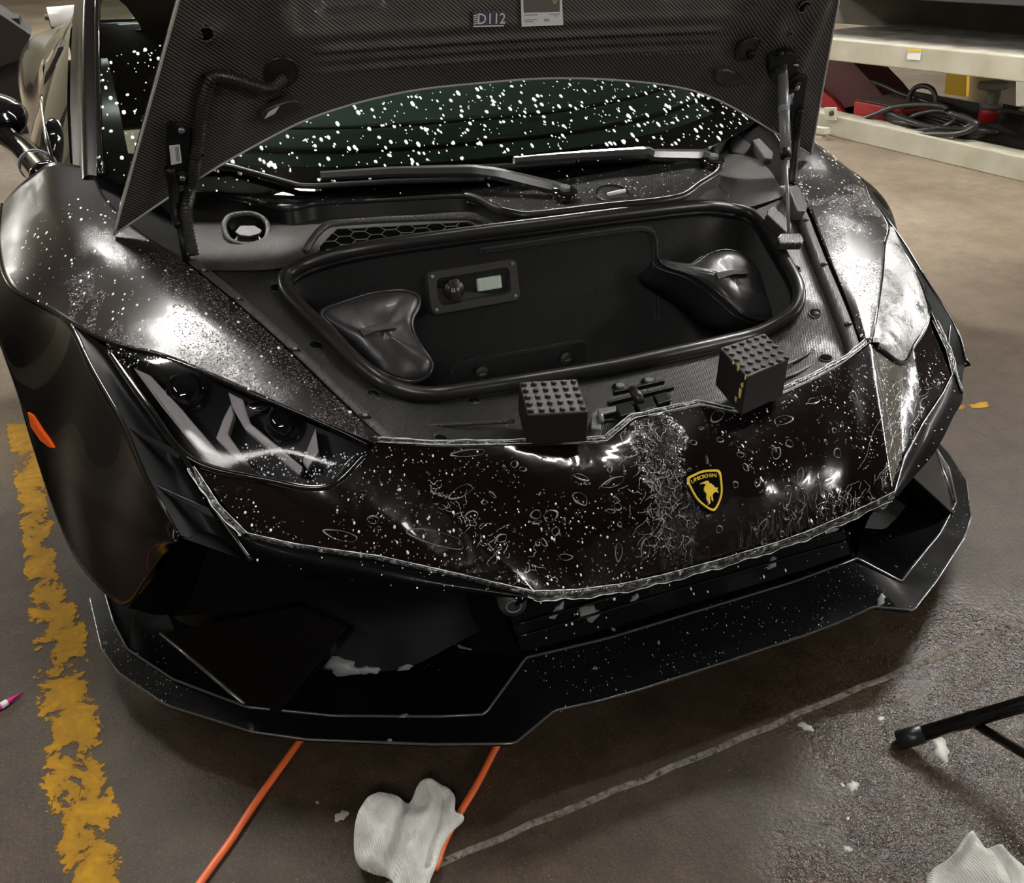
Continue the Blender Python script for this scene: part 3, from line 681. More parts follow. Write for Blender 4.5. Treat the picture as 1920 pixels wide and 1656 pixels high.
for sg in (-1, 1):
    g = np.array([-sg, 1, 1]) if sg > 0 else np.array([1, 1, 1])   # geometry is traced on the -x lamp
    side = 'left' if sg < 0 else 'right'
    hv, hf = lamp_loft(-.045, .0, .03)
    hv = hv*np.array([sg, 1, 1])
    lamp = build('headlight', hv, hf, M_HOUSE, car); lamp['label'] = 'black headlight housing with angular light guides'
    lv, lf = lamp_loft(.002, .008); lens = build('lens', lv*np.array([sg, 1, 1]), lf if sg > 0 else rev(lf), M_LENS, lamp); lens['label'] = 'clear wet lamp lens'
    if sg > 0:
        lv, lf = lamp_loft(.005, .010, .03); o = build('lamp_film', lv, lf, M_HAZE, lamp); o['label'] = 'wet hazy film over the lamp lens'  # bright reflection on the right lens put into the film's white colour
    rimv, rimf = tube(cr([np.array(q) for q in LO], 70)*np.array([sg, 1, 1])+np.array([0, -.002, 0]), .0065, 8); build('lamp_rim', rimv, rimf, M_GLOSS, lamp)
    rimv, rimf = tube(cr([np.array(q) for q in LT], 60)*np.array([sg, 1, 1]), .004, 8); build('lamp_rim', rimv, rimf, M_GLOSS, lamp)
    for q in DRLS:
        pts = []
        for p in q:
            h = T_LAMP.ray_cast(Vector(tuple(CAMP)), Vector(tuple(ray(p))))
            if h[0] is not None: pts.append(np.array(h[0])*g)
        n_ = LN*np.array([sg, 1, 1]); v, f = prism(pts, n_, .005, .03); o = build('light_guide', v, f, M_DRL, lamp, smooth=False); modb(o, .003, 2)
    for p, r in PROJ:
        h = T_LAMP.ray_cast(Vector(tuple(CAMP)), Vector(tuple(ray(p))))
        c = np.array(h[0])*g; n_ = np.array([.0*sg, -.8, .6])
        v, f = disc(c-n_*.03, n_, r, .022, 6); o = build('projector_rim', v, f, M_CHROME, lamp, smooth=False); modb(o, .004)
        v, f = disc(c-n_*.012, n_, r*.86, .006, 24, dome=.012); build('projector_lens', v, f, M_GLASSBLK, lamp)
    h = T_LAMP.ray_cast(Vector(tuple(CAMP)), Vector(tuple(ray((492, 770)))))
    c = np.array(h[0])*g; v, f = boxm(c+np.array([0, .03, -.01]), (.05, .03, .03), np.eye(3)); o = build('reflector_cup', v, f, M_CHROME, lamp); modb(o, .012, 3)

# ---- trunk (frunk) opening: surround tray, seal, tub
def lam(pts): return [np.array(q, float) for q in pts]
OUTL = lam([(0, .325, .515), (.073, .325, .515), (.141, .305, .50), (.25, .315, .51), (.35, .33, .52), (.44, .352, .526), (.51, .40, .532), (.574, .509, .572), (.631, .652, .617), (.674, .753, .648), (.722, .864, .68), (.765, .98, .70), (.70, 1.02, .70), (.5, 1.0, .71), (.3, .96, .725), (0, .92, .735)])
SEAL = lam([(0, .53, .537), (.11, .534, .537), (.214, .541, .536), (.298, .556, .531), (.373, .565, .530), (.425, .562, .545), (.478, .560, .575), (.514, .60, .603), (.548, .701, .633), (.584, .821, .661), (.592, .868, .676), (.580, .905, .690), (.53, .915, .705), (.43, .885, .730), (.21, .868, .740), (0, .862, .742)])
seal_loop = SEAL+[p*MX for p in SEAL[-2:0:-1]]
out_loop = OUTL+[p*MX for p in OUTL[-2:0:-1]]
SL = cr(seal_loop, 200, closed=True)
NSH = len(seal_loop)
# ring surround: match by index so the tray keeps its corners
step1 = [a*.72+b*.28+np.array([0, 0, -.004]) for a, b in zip(out_loop, seal_loop)]
step2 = [a*.25+b*.75+np.array([0, 0, -.012]) for a, b in zip(out_loop, seal_loop)]
inn_loop = [b+np.array([0, 0, -.014]) for b in seal_loop]
def cl(L, n=240):
    P = np.array(L+[L[0]]); k = n//len(L); out = []
    for i in range(len(L)):
        for j in range(k): out.append(P[i]+(P[i+1]-P[i])*j/k)
    return np.array(out)
RR = [cl(out_loop), cl(step1), cl(step2), cl(inn_loop)]
nn = len(RR[0]); v = np.vstack(RR); f = gridf(4, nn, True)
tray = build('trunk_surround', v, f, M_TRIM, car); tray['label'] = 'dark grained plastic surround of the front trunk'
T_TRAY = bvh(tray)
v, f = tube(SL+np.array([0, 0, .004]), .0155, 12, closed=True); seal = build('trunk_seal', v, f, M_RUBBER, car); seal['label'] = 'black rubber seal around the trunk'
v, f = tube(SL*np.array([.985, 1, 1])+np.array([0, 0, -.012]), .010, 8, closed=True); build('seal_skirt', v, f, M_BLACK, seal)
# tub: carpet walls
cen = np.array([0, .70, 0])
def inset(P, k, z, dy=0.0):
    Q = []
    for p in P:
        q = cen+(p-cen)*np.array([k, k, 1]); q[2] = z if np.isscalar(z) else z(p); q[1] += dy; Q.append(q)
    return np.array(Q)
ring0 = SL*np.array([.97, 1, 1])+np.array([0, 0, -.008])
ring1 = inset(SL, .965, lambda p: p[2]-.03); ring2 = inset(SL, .94, lambda p: p[2]*.5+.16); ring3 = inset(SL, .90, .30); ring4 = inset(SL, .82, .285)
tv = np.vstack([ring0, ring1, ring2, ring3, ring4]); tf = gridf(5, 200, True)
tv = np.vstack([tv, [[0, .70, .28]]]); tf += [(4*200+j, 4*200+(j+1) % 200, 5*200) for j in range(200)]
tub = build('trunk_tub', tv, rev(tf), M_CARPET, car); tub['label'] = 'black carpet lined front trunk'
T_TUB = bvh(tub)
def on(pxs, tree, lift=0.0):
    out = []; ns = []
    for p in pxs:
        h, n = hit(p, tree)
        if h is None: continue
        out.append(h+n*lift); ns.append(n)
    return np.array(out), np.mean(ns, 0)/np.linalg.norm(np.mean(ns, 0))
# raised carpet panel edge on the rear wall
P_, n_ = on([(900, 470), (1000, 455), (1100, 440), (1200, 428), (1222, 436), (1228, 470), (1229, 540), (1230, 600)], T_TUB, .003)
v, f = tube(cr(P_, 60), .006, 8); build('carpet_ridge', v, f, M_CARPET, tub)
# rounded flap with two knobs near the bottom of the rear wall
P_, n_ = on([(845, 700), (850, 685), (870, 678), (1000, 655), (1085, 640), (1100, 645), (1102, 690)], T_TUB, .003)
v, f = tube(cr(P_, 60), .0035, 8); build('flap_seam', v, f, M_CARPET, tub)
for p in ((901, 697), (1059, 671)):
    h, n = hit(p, T_TUB); v, f = disc(h, n, .017, .012, 24, dome=.004); k_ = build('twist_knob', v, f, M_PLASTIC, tub)
    ax = np.cross(n, [0, 0, 1.0]); ax /= np.linalg.norm(ax); v, f = boxm(h+n*.016, (.014, .003, .002), [ax, np.cross(n, ax), n]); build('knob_slot', v, f, M_STEEL, k_, smooth=False)
# 12V socket panel
c0, n0 = hit((887, 540), T_TUB)
n0 = np.array([0.0, -1.0, .22]); n0 /= np.linalg.norm(n0)
cor = [UP(p, n0, c0+n0*.008) for p in ((797, 508), (969, 480), (975, 566), (806, 592))]
cc = np.mean(cor, 0); ex = cor[1]-cor[0]; wx = np.linalg.norm(ex); ex /= wx; ez = np.cross(ex, n0); ez = ez if ez[2] > 0 else -ez; wz = abs(np.dot(cor[0]-cor[3], ez))
def rrect(c, w, h, r, k=5):
    out = []
    for sx_, sz_, a0 in ((1, 1, 0), (-1, 1, 90), (-1, -1, 180), (1, -1, 270)):
        for i in range(k):
            a = math.radians(a0+90*i/(k-1)); out.append(c+ex*(sx_*(w/2-r)+r*math.cos(a))+ez*(sz_*(h/2-r)+r*math.sin(a)))
    return np.array(out)
o1, o2, o3, o4 = rrect(cc, wx, wz, .014), rrect(cc+n0*.006, wx*.97, wz*.94, .013), rrect(cc+n0*.006, wx*.80, wz*.62, .012), rrect(cc-n0*.010, wx*.76, wz*.54, .010)
k = len(o1); v = np.vstack([o1-n0*.01, o1, o2, o3, o4]); f = gridf(5, k, True)+[tuple(range(4*k, 5*k))]
panel = build('socket_panel', v, f, M_PLASTIC, tub, angle=35); panel['label'] = 'black socket and lamp panel on the trunk rear wall'
for sx_ in (-1, 1):
    for sz_ in (-1, 1):
        c = cc+ex*sx_*wx*.435+ez*sz_*wz*.37+n0*.006; v, f = disc(c, n0, .0042, .002, 12, dome=.001); build('screw', v, f, M_STEEL, panel)
c = cc-ex*wx*.22-n0*.008; v, f = disc(c, n0, wz*.24, .014, 24); kn = build('socket_cap', v, f, M_RUBBER, panel)
v, f = boxm(c+n0*.016+ez*-.002, (wz*.24, wz*.52, .004), [ex, ez, n0]); cap = build('cap_tab', v, f, M_RUBBER, panel); modb(cap, .002)
lc = cc+ex*wx*.175; v, f = boxm(lc-n0*.004, (wx*.27, wz*.30, .012), [ex, ez, n0]); ln_ = build('lamp_lens', v, f, mat('clear_green_lens', (0.50, 0.62, 0.54), .2, coat=.5), panel, smooth=False); modb(ln_, .003)
for i in range(14):
    v, f = boxm(lc+ex*(i-6.5)*wx*.0165+n0*.0026, (.0012, wz*.24, .0016), [ex, ez, n0]); build('lens_rib', v, f, M_WHITE, ln_, smooth=False)
def text_mesh(s, size, mat_, name, parent, origin, xdir, ydir, ext=.0004):
    cu = bpy.data.curves.new(name, 'FONT'); cu.body = s; cu.size = size; cu.extrude = ext; cu.align_x = 'CENTER'; cu.align_y = 'CENTER'; cu.resolution_u = 2
    ob = bpy.data.objects.new(name, cu); COL.objects.link(ob); dg = bpy.context.evaluated_depsgraph_get(); me = bpy.data.meshes.new_from_object(ob.evaluated_get(dg))
    xd = np.asarray(xdir, float)/np.linalg.norm(xdir); nd = np.cross(xd, ydir); nd /= np.linalg.norm(nd); yd = np.cross(nd, xd)
    V = [np.asarray(origin)+q.co.x*xd+q.co.y*yd+q.co.z*nd for q in me.vertices]; F_ = [tuple(p.vertices) for p in me.polygons]
    bpy.data.objects.remove(ob); bpy.data.curves.remove(cu); bpy.data.meshes.remove(me)
    return build(name, V, F_, mat_, parent, smooth=False)
text_mesh('12 V', .011, M_WHITE, 'lettering', cap, c+n0*.0185, ex, ez)
# flange strip along the fender gutter, with clips
for sg in (1, -1):
    g = np.array([sg, 1, 1])
    A = lam([(.500, .375, .552), (.523, .393, .552), (.574, .509, .591), (.631, .652, .637), (.674, .753, .668), (.722, .864, .699), (.772, 1.0, .722)])
    B_ = [p+np.array([-.022, .004, -.004]) for p in A]; C_ = [p+np.array([-.028, .004, -.03]) for p in A]
    v, f = loft([[p*g for p in A], [p*g for p in B_], [p*g for p in C_]], 60); fl = build('gutter_flange', v, f, M_COWL, car); solid(fl, .002)
    for yy in (.46, .652, .82, .94):
        a = np.array([np.interp(yy, [q[1] for q in A], [q[k] for q in A]) for k in range(3)]); c = (a+np.array([-.008, 0, -.001]))*g
        v, f = boxm(c, (.020, .012, .007), [[.9*sg, .0, .1], [.35*sg, .9, .2], [0, -.2, .97]]); cp = build('clip', v, f, M_BLACK, fl, smooth=False); modb(cp, .002)
        v, f = disc(c+np.array([0, -.002, .003]), (0, -.2, 1), .0045, .002, 12); build('clip_screw', v, f, M_STEEL, fl)
    # dark gutter between fender and flange
    G = [p*g+np.array([0.010*sg, 0, -.012]) for p in A]; v, f = tube(cr(G, 50), .009, 6); build('gutter_gap', v, f, M_VOID, fl)
# holes and plugs in the tray
for p in ((592, 648), (700, 740), (888, 752), (826, 822), (518, 540), (1490, 505), (1528, 588), (1548, 672)):
    h, n = hit(p, T_TRAY)
    if h is None: print('nohole', p); continue
    big = p in ((700, 740), (888, 752), (1528, 588))
    v, f = disc(h-n*.004, n, .013, .005, 24); o = build('tray_hole', v, f, M_VOID if not big else M_BLACK, tray)
    v, f = ringm(h+n*.001, n, .0135, .0018, 28, 6); build('hole_rim', v, f, M_TRIM, tray)
# front ledge ridge lines
P_ = [U(p, z=.525) for p in ((735, 800), (850, 796), (965, 790))]; v, f = tube(cr(P_, 30), .004, 6); build('tray_ridge', v, f, M_TRIM, tray)
P_ = [U(p, z=.528) for p in ((1435, 700), (1500, 672), (1570, 630))]; v, f = tube(cr(P_, 30), .004, 6); build('tray_ridge', v, f, M_TRIM, tray)
P_ = [U(p, z=.522) for p in ((1430, 722), (1500, 697), (1575, 652))]; v, f = tube(cr(P_, 30), .004, 6); build('tray_ridge', v, f, M_TRIM, tray)

# ---- cowl: panel behind trunk, raised bead, wiper tray
BEADPX = [((330, 360), .775), ((358, 363), .775), ((458, 366), .775), ((492, 381), .77), ((540, 390), .77), ((592, 381), .765), ((730, 373), .765), ((864, 366), .765), ((891, 371), .765), ((932, 392), .76), ((960, 400), .76), ((986, 404), .758), ((1130, 388), .758), ((1271, 371), .76), ((1310, 348), .765), ((1347, 322), .77), ((1344, 300), .775), ((1340, 275), .78), ((1362, 255), .785), ((1398, 234), .79)]
BEAD = np.array([U(p, z=z) for p, z in BEADPX])
v, f = tube(cr(BEAD, 140), .009, 10); bead = build('cowl_seal', v, f, M_RUBBER, car); bead['label'] = 'rubber edge seal below the windscreen'
BD = cr(BEAD, 140)
# black wall under the bead, down to the cowl panel
base = BD+np.array([0, -.012, -.035]); v, f = loft([BD+np.array([0, -.004, 0]), base], 140, 6, lin_c=True); build('cowl_wall', v, f, M_BLACK, bead)
frontc = cr([(-.775, .985, .705), (-.70, .96, .70), (-.6, .93, .70), (-.45, .905, .722), (-.2, .885, .736), (0, .882, .738), (.2, .885, .736), (.45, .905, .722), (.6, .93, .70), (.70, .96, .70), (.775, .985, .705)], 140)
midc = frontc*.45+base*.55+np.array([0, 0, .012])
v, f = loft([frontc, midc, base+np.array([0, .004, 0])], 420, 60, lin_c=True, lin_r=False); cowl = build('cowl_panel', v, rev(f), M_COWL, car); cowl['label'] = 'grey plastic cowl panel between trunk and windscreen'
T_COWL = bvh(cowl)
# wiper tray behind the bead up to the glass
def gl_base(x): return np.array([x, 1.08+.33*abs(x)**3, .78+.06*x*x])
GD = np.array([0, .94, .335]); GD /= np.linalg.norm(GD)
def gl(x, s):
    p = gl_base(x)+GD*s; p[0] *= 1-.115*min(s, 1.2); p[2] += .05*math.sin(min(s, 1.15)/1.15*math.pi)*(1-.3*abs(x)); return p
gb = np.array([gl_base(x) for x in np.linspace(-.9, .9, 140)])+np.array([0, .03, -.012])
bd2 = np.array([BD[np.argmin(np.abs(BD[:, 0]-x))] for x in np.linspace(-.9, .9, 140)])
v, f = loft([bd2+np.array([0, .004, -.012]), (bd2+gb)/2+np.array([0, 0, -.012]), gb], 140, 16, lin_c=True, lin_r=False)
wtray = build('wiper_tray', v, rev(f), M_TRIM, car); wtray['label'] = 'wet black grained panel under the wipers'
T_WT = bvh(wtray)
# honeycomb grille
def cut_faces(o, poly, n):
    n = np.asarray(n, float)/np.linalg.norm(n); u = np.cross(n, [0, 1.0, 0]); u /= np.linalg.norm(u); w = np.cross(n, u); L = ORIG[o]
    bm = bmesh.new(); bm.from_mesh(o.data); kill = [fc for fc in bm.faces if inside(np.array(fc.calc_center_median())+L, poly, u, w)]
    bmesh.ops.delete(bm, geom=kill, context='FACES'); bm.to_mesh(o.data); bm.free()
h0, n0h = hit((760, 440), T_COWL); n0h = np.array([0.0, -.42, 1.0]); n0h /= np.linalg.norm(n0h); gc = h0+n0h*.012
qd = [UP(p, n0h, gc) for p in ((594, 462), (628, 425), (870, 412), (925, 428), (800, 450), (612, 476))]
inner = [UP(p, n0h, gc) for p in ((600, 462), (630, 430), (868, 417), (915, 428), (800, 446), (612, 472))]
v, f = prism(inner, n0h, .0, .03); gbk = build('grille_frame', v, f, M_VOID, cowl, smooth=False)
v, f = tube(np.vstack([cr(np.array([UP(p, n0h, gc) for p in ((572, 470), (600, 432), (625, 419), (870, 407), (905, 412), (935, 432))]), 60)]), .008, 8); build('grille_surround', v, f, M_COWL, cowl)
# hexagon wires as bars clipped to the grille outline
def inside(p, poly, u, w):
    x, y = np.dot(p, u), np.dot(p, w); c = False; P2 = [(np.dot(q, u), np.dot(q, w)) for q in poly]
    for i in range(len(P2)):
        (x1, y1), (x2, y2) = P2[i], P2[i-1]
        if (y1 > y) != (y2 > y) and x < (x2-x1)*(y-y1)/(y2-y1)+x1: c = not c
    return c
gu = qd[2]-qd[1]; gu /= np.linalg.norm(gu); gw = np.cross(n0h, gu)
hexes = []; ax_, ay_ = .034, .026
for i in range(-14, 15):
    for j in range(-8, 9):
        hc = gc+gu*(i*ax_)+gw*(j*ay_+(ay_/2 if i % 2 else 0)); hx = [hc+gu*ax_*k0+gw*ay_*k1 for k0, k1 in ((.67, 0), (.33, .5), (-.33, .5), (-.67, 0), (-.33, -.5), (.33, -.5))]
        for a, b in zip(hx, hx[1:]+hx[:1]):
            if inside((a+b)/2, inner, gu, gw) and (a-b)@gu*1.0+(a-b)@gw*.001 > 0: hexes.append(tube([a+n0h*.004, b+n0h*.004], .0011, 4))
v, f = join(*hexes); o = build('honeycomb_mesh', v, f, M_STEEL, gbk, smooth=False); o['kind'] = 'stuff'
# washer reservoir cap in its recess
h0, n0c = hit((465, 437), T_COWL); n0c = np.array([.0, -.45, 1.0]); n0c /= np.linalg.norm(n0c)
cup = [UP(p, n0c, h0+n0c*.004) for p in ((420, 425), (428, 408), (450, 402), (475, 402), (495, 412), (503, 430), (497, 450), (478, 459), (450, 459), (430, 450))]
cupc = cr(cup, 40, closed=True); cc_ = cupc.mean(0)
v = np.vstack([cupc+n0c*.002, cc_+(cupc-cc_)*.97-n0c*.002, cc_+(cupc-cc_)*.85-n0c*.05, [cc_-n0c*.05]]); f = gridf(3, 40, True)+[(80+j, 80+(j+1) % 40, 120) for j in range(40)]
cup_o = build('filler_cup', v, rev(f), M_BLACK, cowl); solid(cup_o, .002)
cut_faces(cowl, cup, n0c)
v, f = tube(cupc+n0c*.001, .0065, 8, closed=True); build('cup_rim', v, f, M_COWL, cup_o)
cq = UP((465, 446), n0c, cc_-n0c*.02)
v, f = disc(cq-n0c*.02, n0c, .024, .022, 28, r2=.022); cap_ = build('filler_cap', v, f, M_PLASTIC, cowl)
v, f = ringm(cq-n0c*.012, n0c, .027, .003, 32, 8); build('cap_collar', v, f, M_WHITE, cap_)
v, f = prism([UP(p, n0c, cq+n0c*.012) for p in ((440, 437), (450, 425), (478, 425), (492, 434), (489, 440), (470, 446), (450, 444))], n0c, .004, .003); o = build('cap_tab', v, f, M_PLASTIC, cap_, smooth=False); modb(o, .002)
# second round cap on the wiper tray
h0, n1 = hit((1150, 368), T_WT); 
n1 = np.array([0, -.35, 1.0]); n1 /= np.linalg.norm(n1)
v, f = ringm(h0+n1*.004, n1, .046, .003, 40, 8, 1.0, .85); o = build('round_cap', v, f, M_BLACK, wtray)
v, f = disc(h0-n1*.006, n1, .043, .009, 36, dome=.003); build('cap_disc', v, f, M_TRIM, o)
v, f = tube([h0+n1*.012+np.array([-.024, -.012, 0]), h0+n1*.016+np.array([.024, -.008, 0])], .005, 8); build('cap_grip', v, f, M_FOAM, o)
# foot-shaped cowl blocks on the right (around the strut foot)
def pblock(name, pxs, z, n, h, par, m=M_COWL, bev=.004):
    n = np.asarray(n, float)/np.linalg.norm(n); c = U(pxs[0], z=z); v, f = prism([UP(p, n, c) for p in pxs], n, 0.0, h); o = build(name, v, f, m, par, smooth=False); modb(o, bev, 2); return o
pblock('cowl_block', [(1388, 318), (1405, 313), (1470, 352), (1466, 375), (1440, 372), (1386, 335)], .735, (0, -.3, 1), .03, cowl)
pblock('cowl_block', [(1440, 392), (1452, 386), (1485, 418), (1484, 436), (1474, 436), (1438, 402)], .715, (0, -.3, 1), .03, cowl)
pblock('cowl_block', [(1478, 350), (1495, 345), (1516, 385), (1512, 395), (1497, 395)], .735, (.3, -.3, 1), .03, cowl)
pblock('cowl_block', [(1392, 238), (1405, 233), (1425, 255), (1418, 260), (1408, 258)], .795, (0, -.3, 1), .03, cowl)
pblock('cowl_block', [(1410, 262), (1424, 258), (1450, 285), (1448, 298), (1434, 296)], .785, (0, -.3, 1), .03, cowl)
pblock('cowl_block', [(1368, 264), (1380, 250), (1430, 285), (1428, 298), (1370, 285)], .775, (-.2, -.5, 1), .04, cowl, M_BLACK)
pblock('cowl_block', [(1318, 358), (1345, 338), (1370, 365), (1366, 374), (1330, 368)], .735, (0, -.5, 1), .03, cowl)
pblock('strut_foot', [(1458, 445), (1464, 437), (1502, 437), (1508, 448), (1505, 456), (1462, 456)], .688, (0, -.3, 1), .02, cowl, M_TRIM)
pblock('cowl_block', [(330, 440), (345, 432), (372, 480), (368, 490), (352, 488)], .72, (0, -.3, 1), .02, cowl)

# dark hinge pockets between cowl, fender and windscreen corner
for sg in (-1, 1):
    g = np.array([sg, 1, 1]); q = [[(.74, .975, .69), (.765, 1.0, .71), (.85, 1.12, .755), (.905, 1.25, .79), (.92, 1.38, .825)], [(.66, 1.0, .68), (.68, 1.05, .68), (.72, 1.13, .70), (.76, 1.22, .735), (.80, 1.32, .775)]]
    v, f = loft([[np.array(p)*g for p in r] for r in q], 30, 8); build('hinge_pocket', v, f, M_BLACK, car)
# ---- windscreen
ws = []
xs = np.linspace(-.9, .9, 41)
for s in np.linspace(0, 1.15, 18): ws.append([gl(x, s) for x in xs])
v, f = np.array(ws).reshape(-1, 3), gridf(18, 41)
wsc = build('windscreen', v, f, M_WSGLASS, car); wsc['label'] = 'dark wet windscreen speckled with foam'
T_WS = bvh(wsc)
fr = [gl(-.9, s)+np.array([0, 0, .004]) for s in np.linspace(0, 1.15, 20)]
v, f = tube(fr, .008, 6); build('windscreen_trim', v, f, M_GLOSS, wsc); v, f = tube([p*MX for p in fr], .008, 6); build('windscreen_trim', v, f, M_GLOSS, wsc)
# black frit band along the lower edge
v, f = loft([[gl(x, 0.0)-np.array([0, 0, .003]) for x in xs], [gl(x, .10)-np.array([0, 0, .003]) for x in xs]], 41, lin_c=True); build('frit_band', v, f, M_VOID, wsc)
# dashboard below the glass
M_DASH = mat('greenish_grey_dash', (0.042, 0.056, 0.048), .8); M_DASHD = mat('dark_dash', (0.008, 0.009, 0.009), .6)
prof = [(.13, -.035), (.20, -.045), (.26, -.05), (.30, -.045), (.34, -.075), (.42, -.085), (.5, -.07), (.56, -.10), (.66, -.20), (.75, -.35)]
rows = []
for s, dz in prof: rows.append([gl(x*.86, s)+np.array([0, .0, dz]) for x in xs])
v, f = loft(rows, 41, 40, lin_c=True, lin_r=False); dash = build('dashboard', v, f, M_DASH, car); dash['label'] = 'grey green dashboard seen through the windscreen'
for s0, dz in ((.215, -.040), (.335, -.062)):
    v, f = tube([gl(x*.9, s0)+np.array([0, 0, dz]) for x in xs], .008, 6); build('dash_seam', v, f, M_DASHD, dash)
v, f = ringm(gl(.42, .62)+np.array([0, 0, -.14]), (0, -.9, .35), .17, .018, 40, 8); build('steering_wheel', v, f, M_DASHD, car)
for sg in (-1, 1):
    v, f = boxm((sg*.4, 2.25, .60), (.5, .18, .75)); s_ = build('seat', v, f, M_DASHD, car); modb(s_, .06, 3)
v, f = boxm((0, 1.7, .35), (1.7, 1.4, .5)); build('cabin_floor', v, f, M_VOID, car, smooth=False)
# engine-bay style dark floor below cowl/tub so nothing shows through
# ---- wipers
def wiper(px_arm, px_blade, piv, label):
    t0 = []
    for p in px_arm:
        h, n = hit(p, T_WS); h2, n2 = hit(p, T_WT)
        c = [q for q in (h, h2) if q is not None]; q = min(c, key=lambda a: np.linalg.norm(a-CAMP)) if c else U(p, z=.8)
        t0.append(q+np.array([0, -.012, .018]))
    v, f = tube(cr(t0, 40, True), np.linspace(.017, .010, 40), 6); w = build('wiper', v, f, M_EDGE, car, angle=30); w['label'] = label
    b = []
    for p in px_blade:
        h, n = hit(p, T_WS)
        if h is None: h, n = hit(p, T_WT)
        b.append((h if h is not None else U(p, z=.8))+np.array([0, -.006, .010]))
    v, f = tube(cr(b, 40, True), .007, 6); build('wiper_blade', v, f, M_RUBBER, w)
    P0 = t0[0]; v, f = disc(P0-np.array([0, 0, .022]), (0, -.25, 1), .032, .026, 28, dome=.004); k_ = build('wiper_hub', v, f, M_GLOSS, w)
    v, f = disc(P0+np.array([0, -.008, .006]), (0, -.25, 1), .013, .008, 6); build('wiper_nut', v, f, M_STEEL, w, smooth=False)
wiper([(1052, 370), (1035, 364), (928, 338), (880, 332), (740, 334), (600, 342)], [(905, 342), (740, 347), (590, 356), (560, 355), (500, 338), (430, 318), (370, 318)], 0, 'black wiper arm and blade reaching left across the windscreen')
wiper([(1328, 310), (1310, 303), (1218, 302), (1210, 297), (1080, 304), (960, 313)], [(1075, 309), (980, 317), (862, 322)], 0, 'shorter black wiper arm on the right of the windscreen')

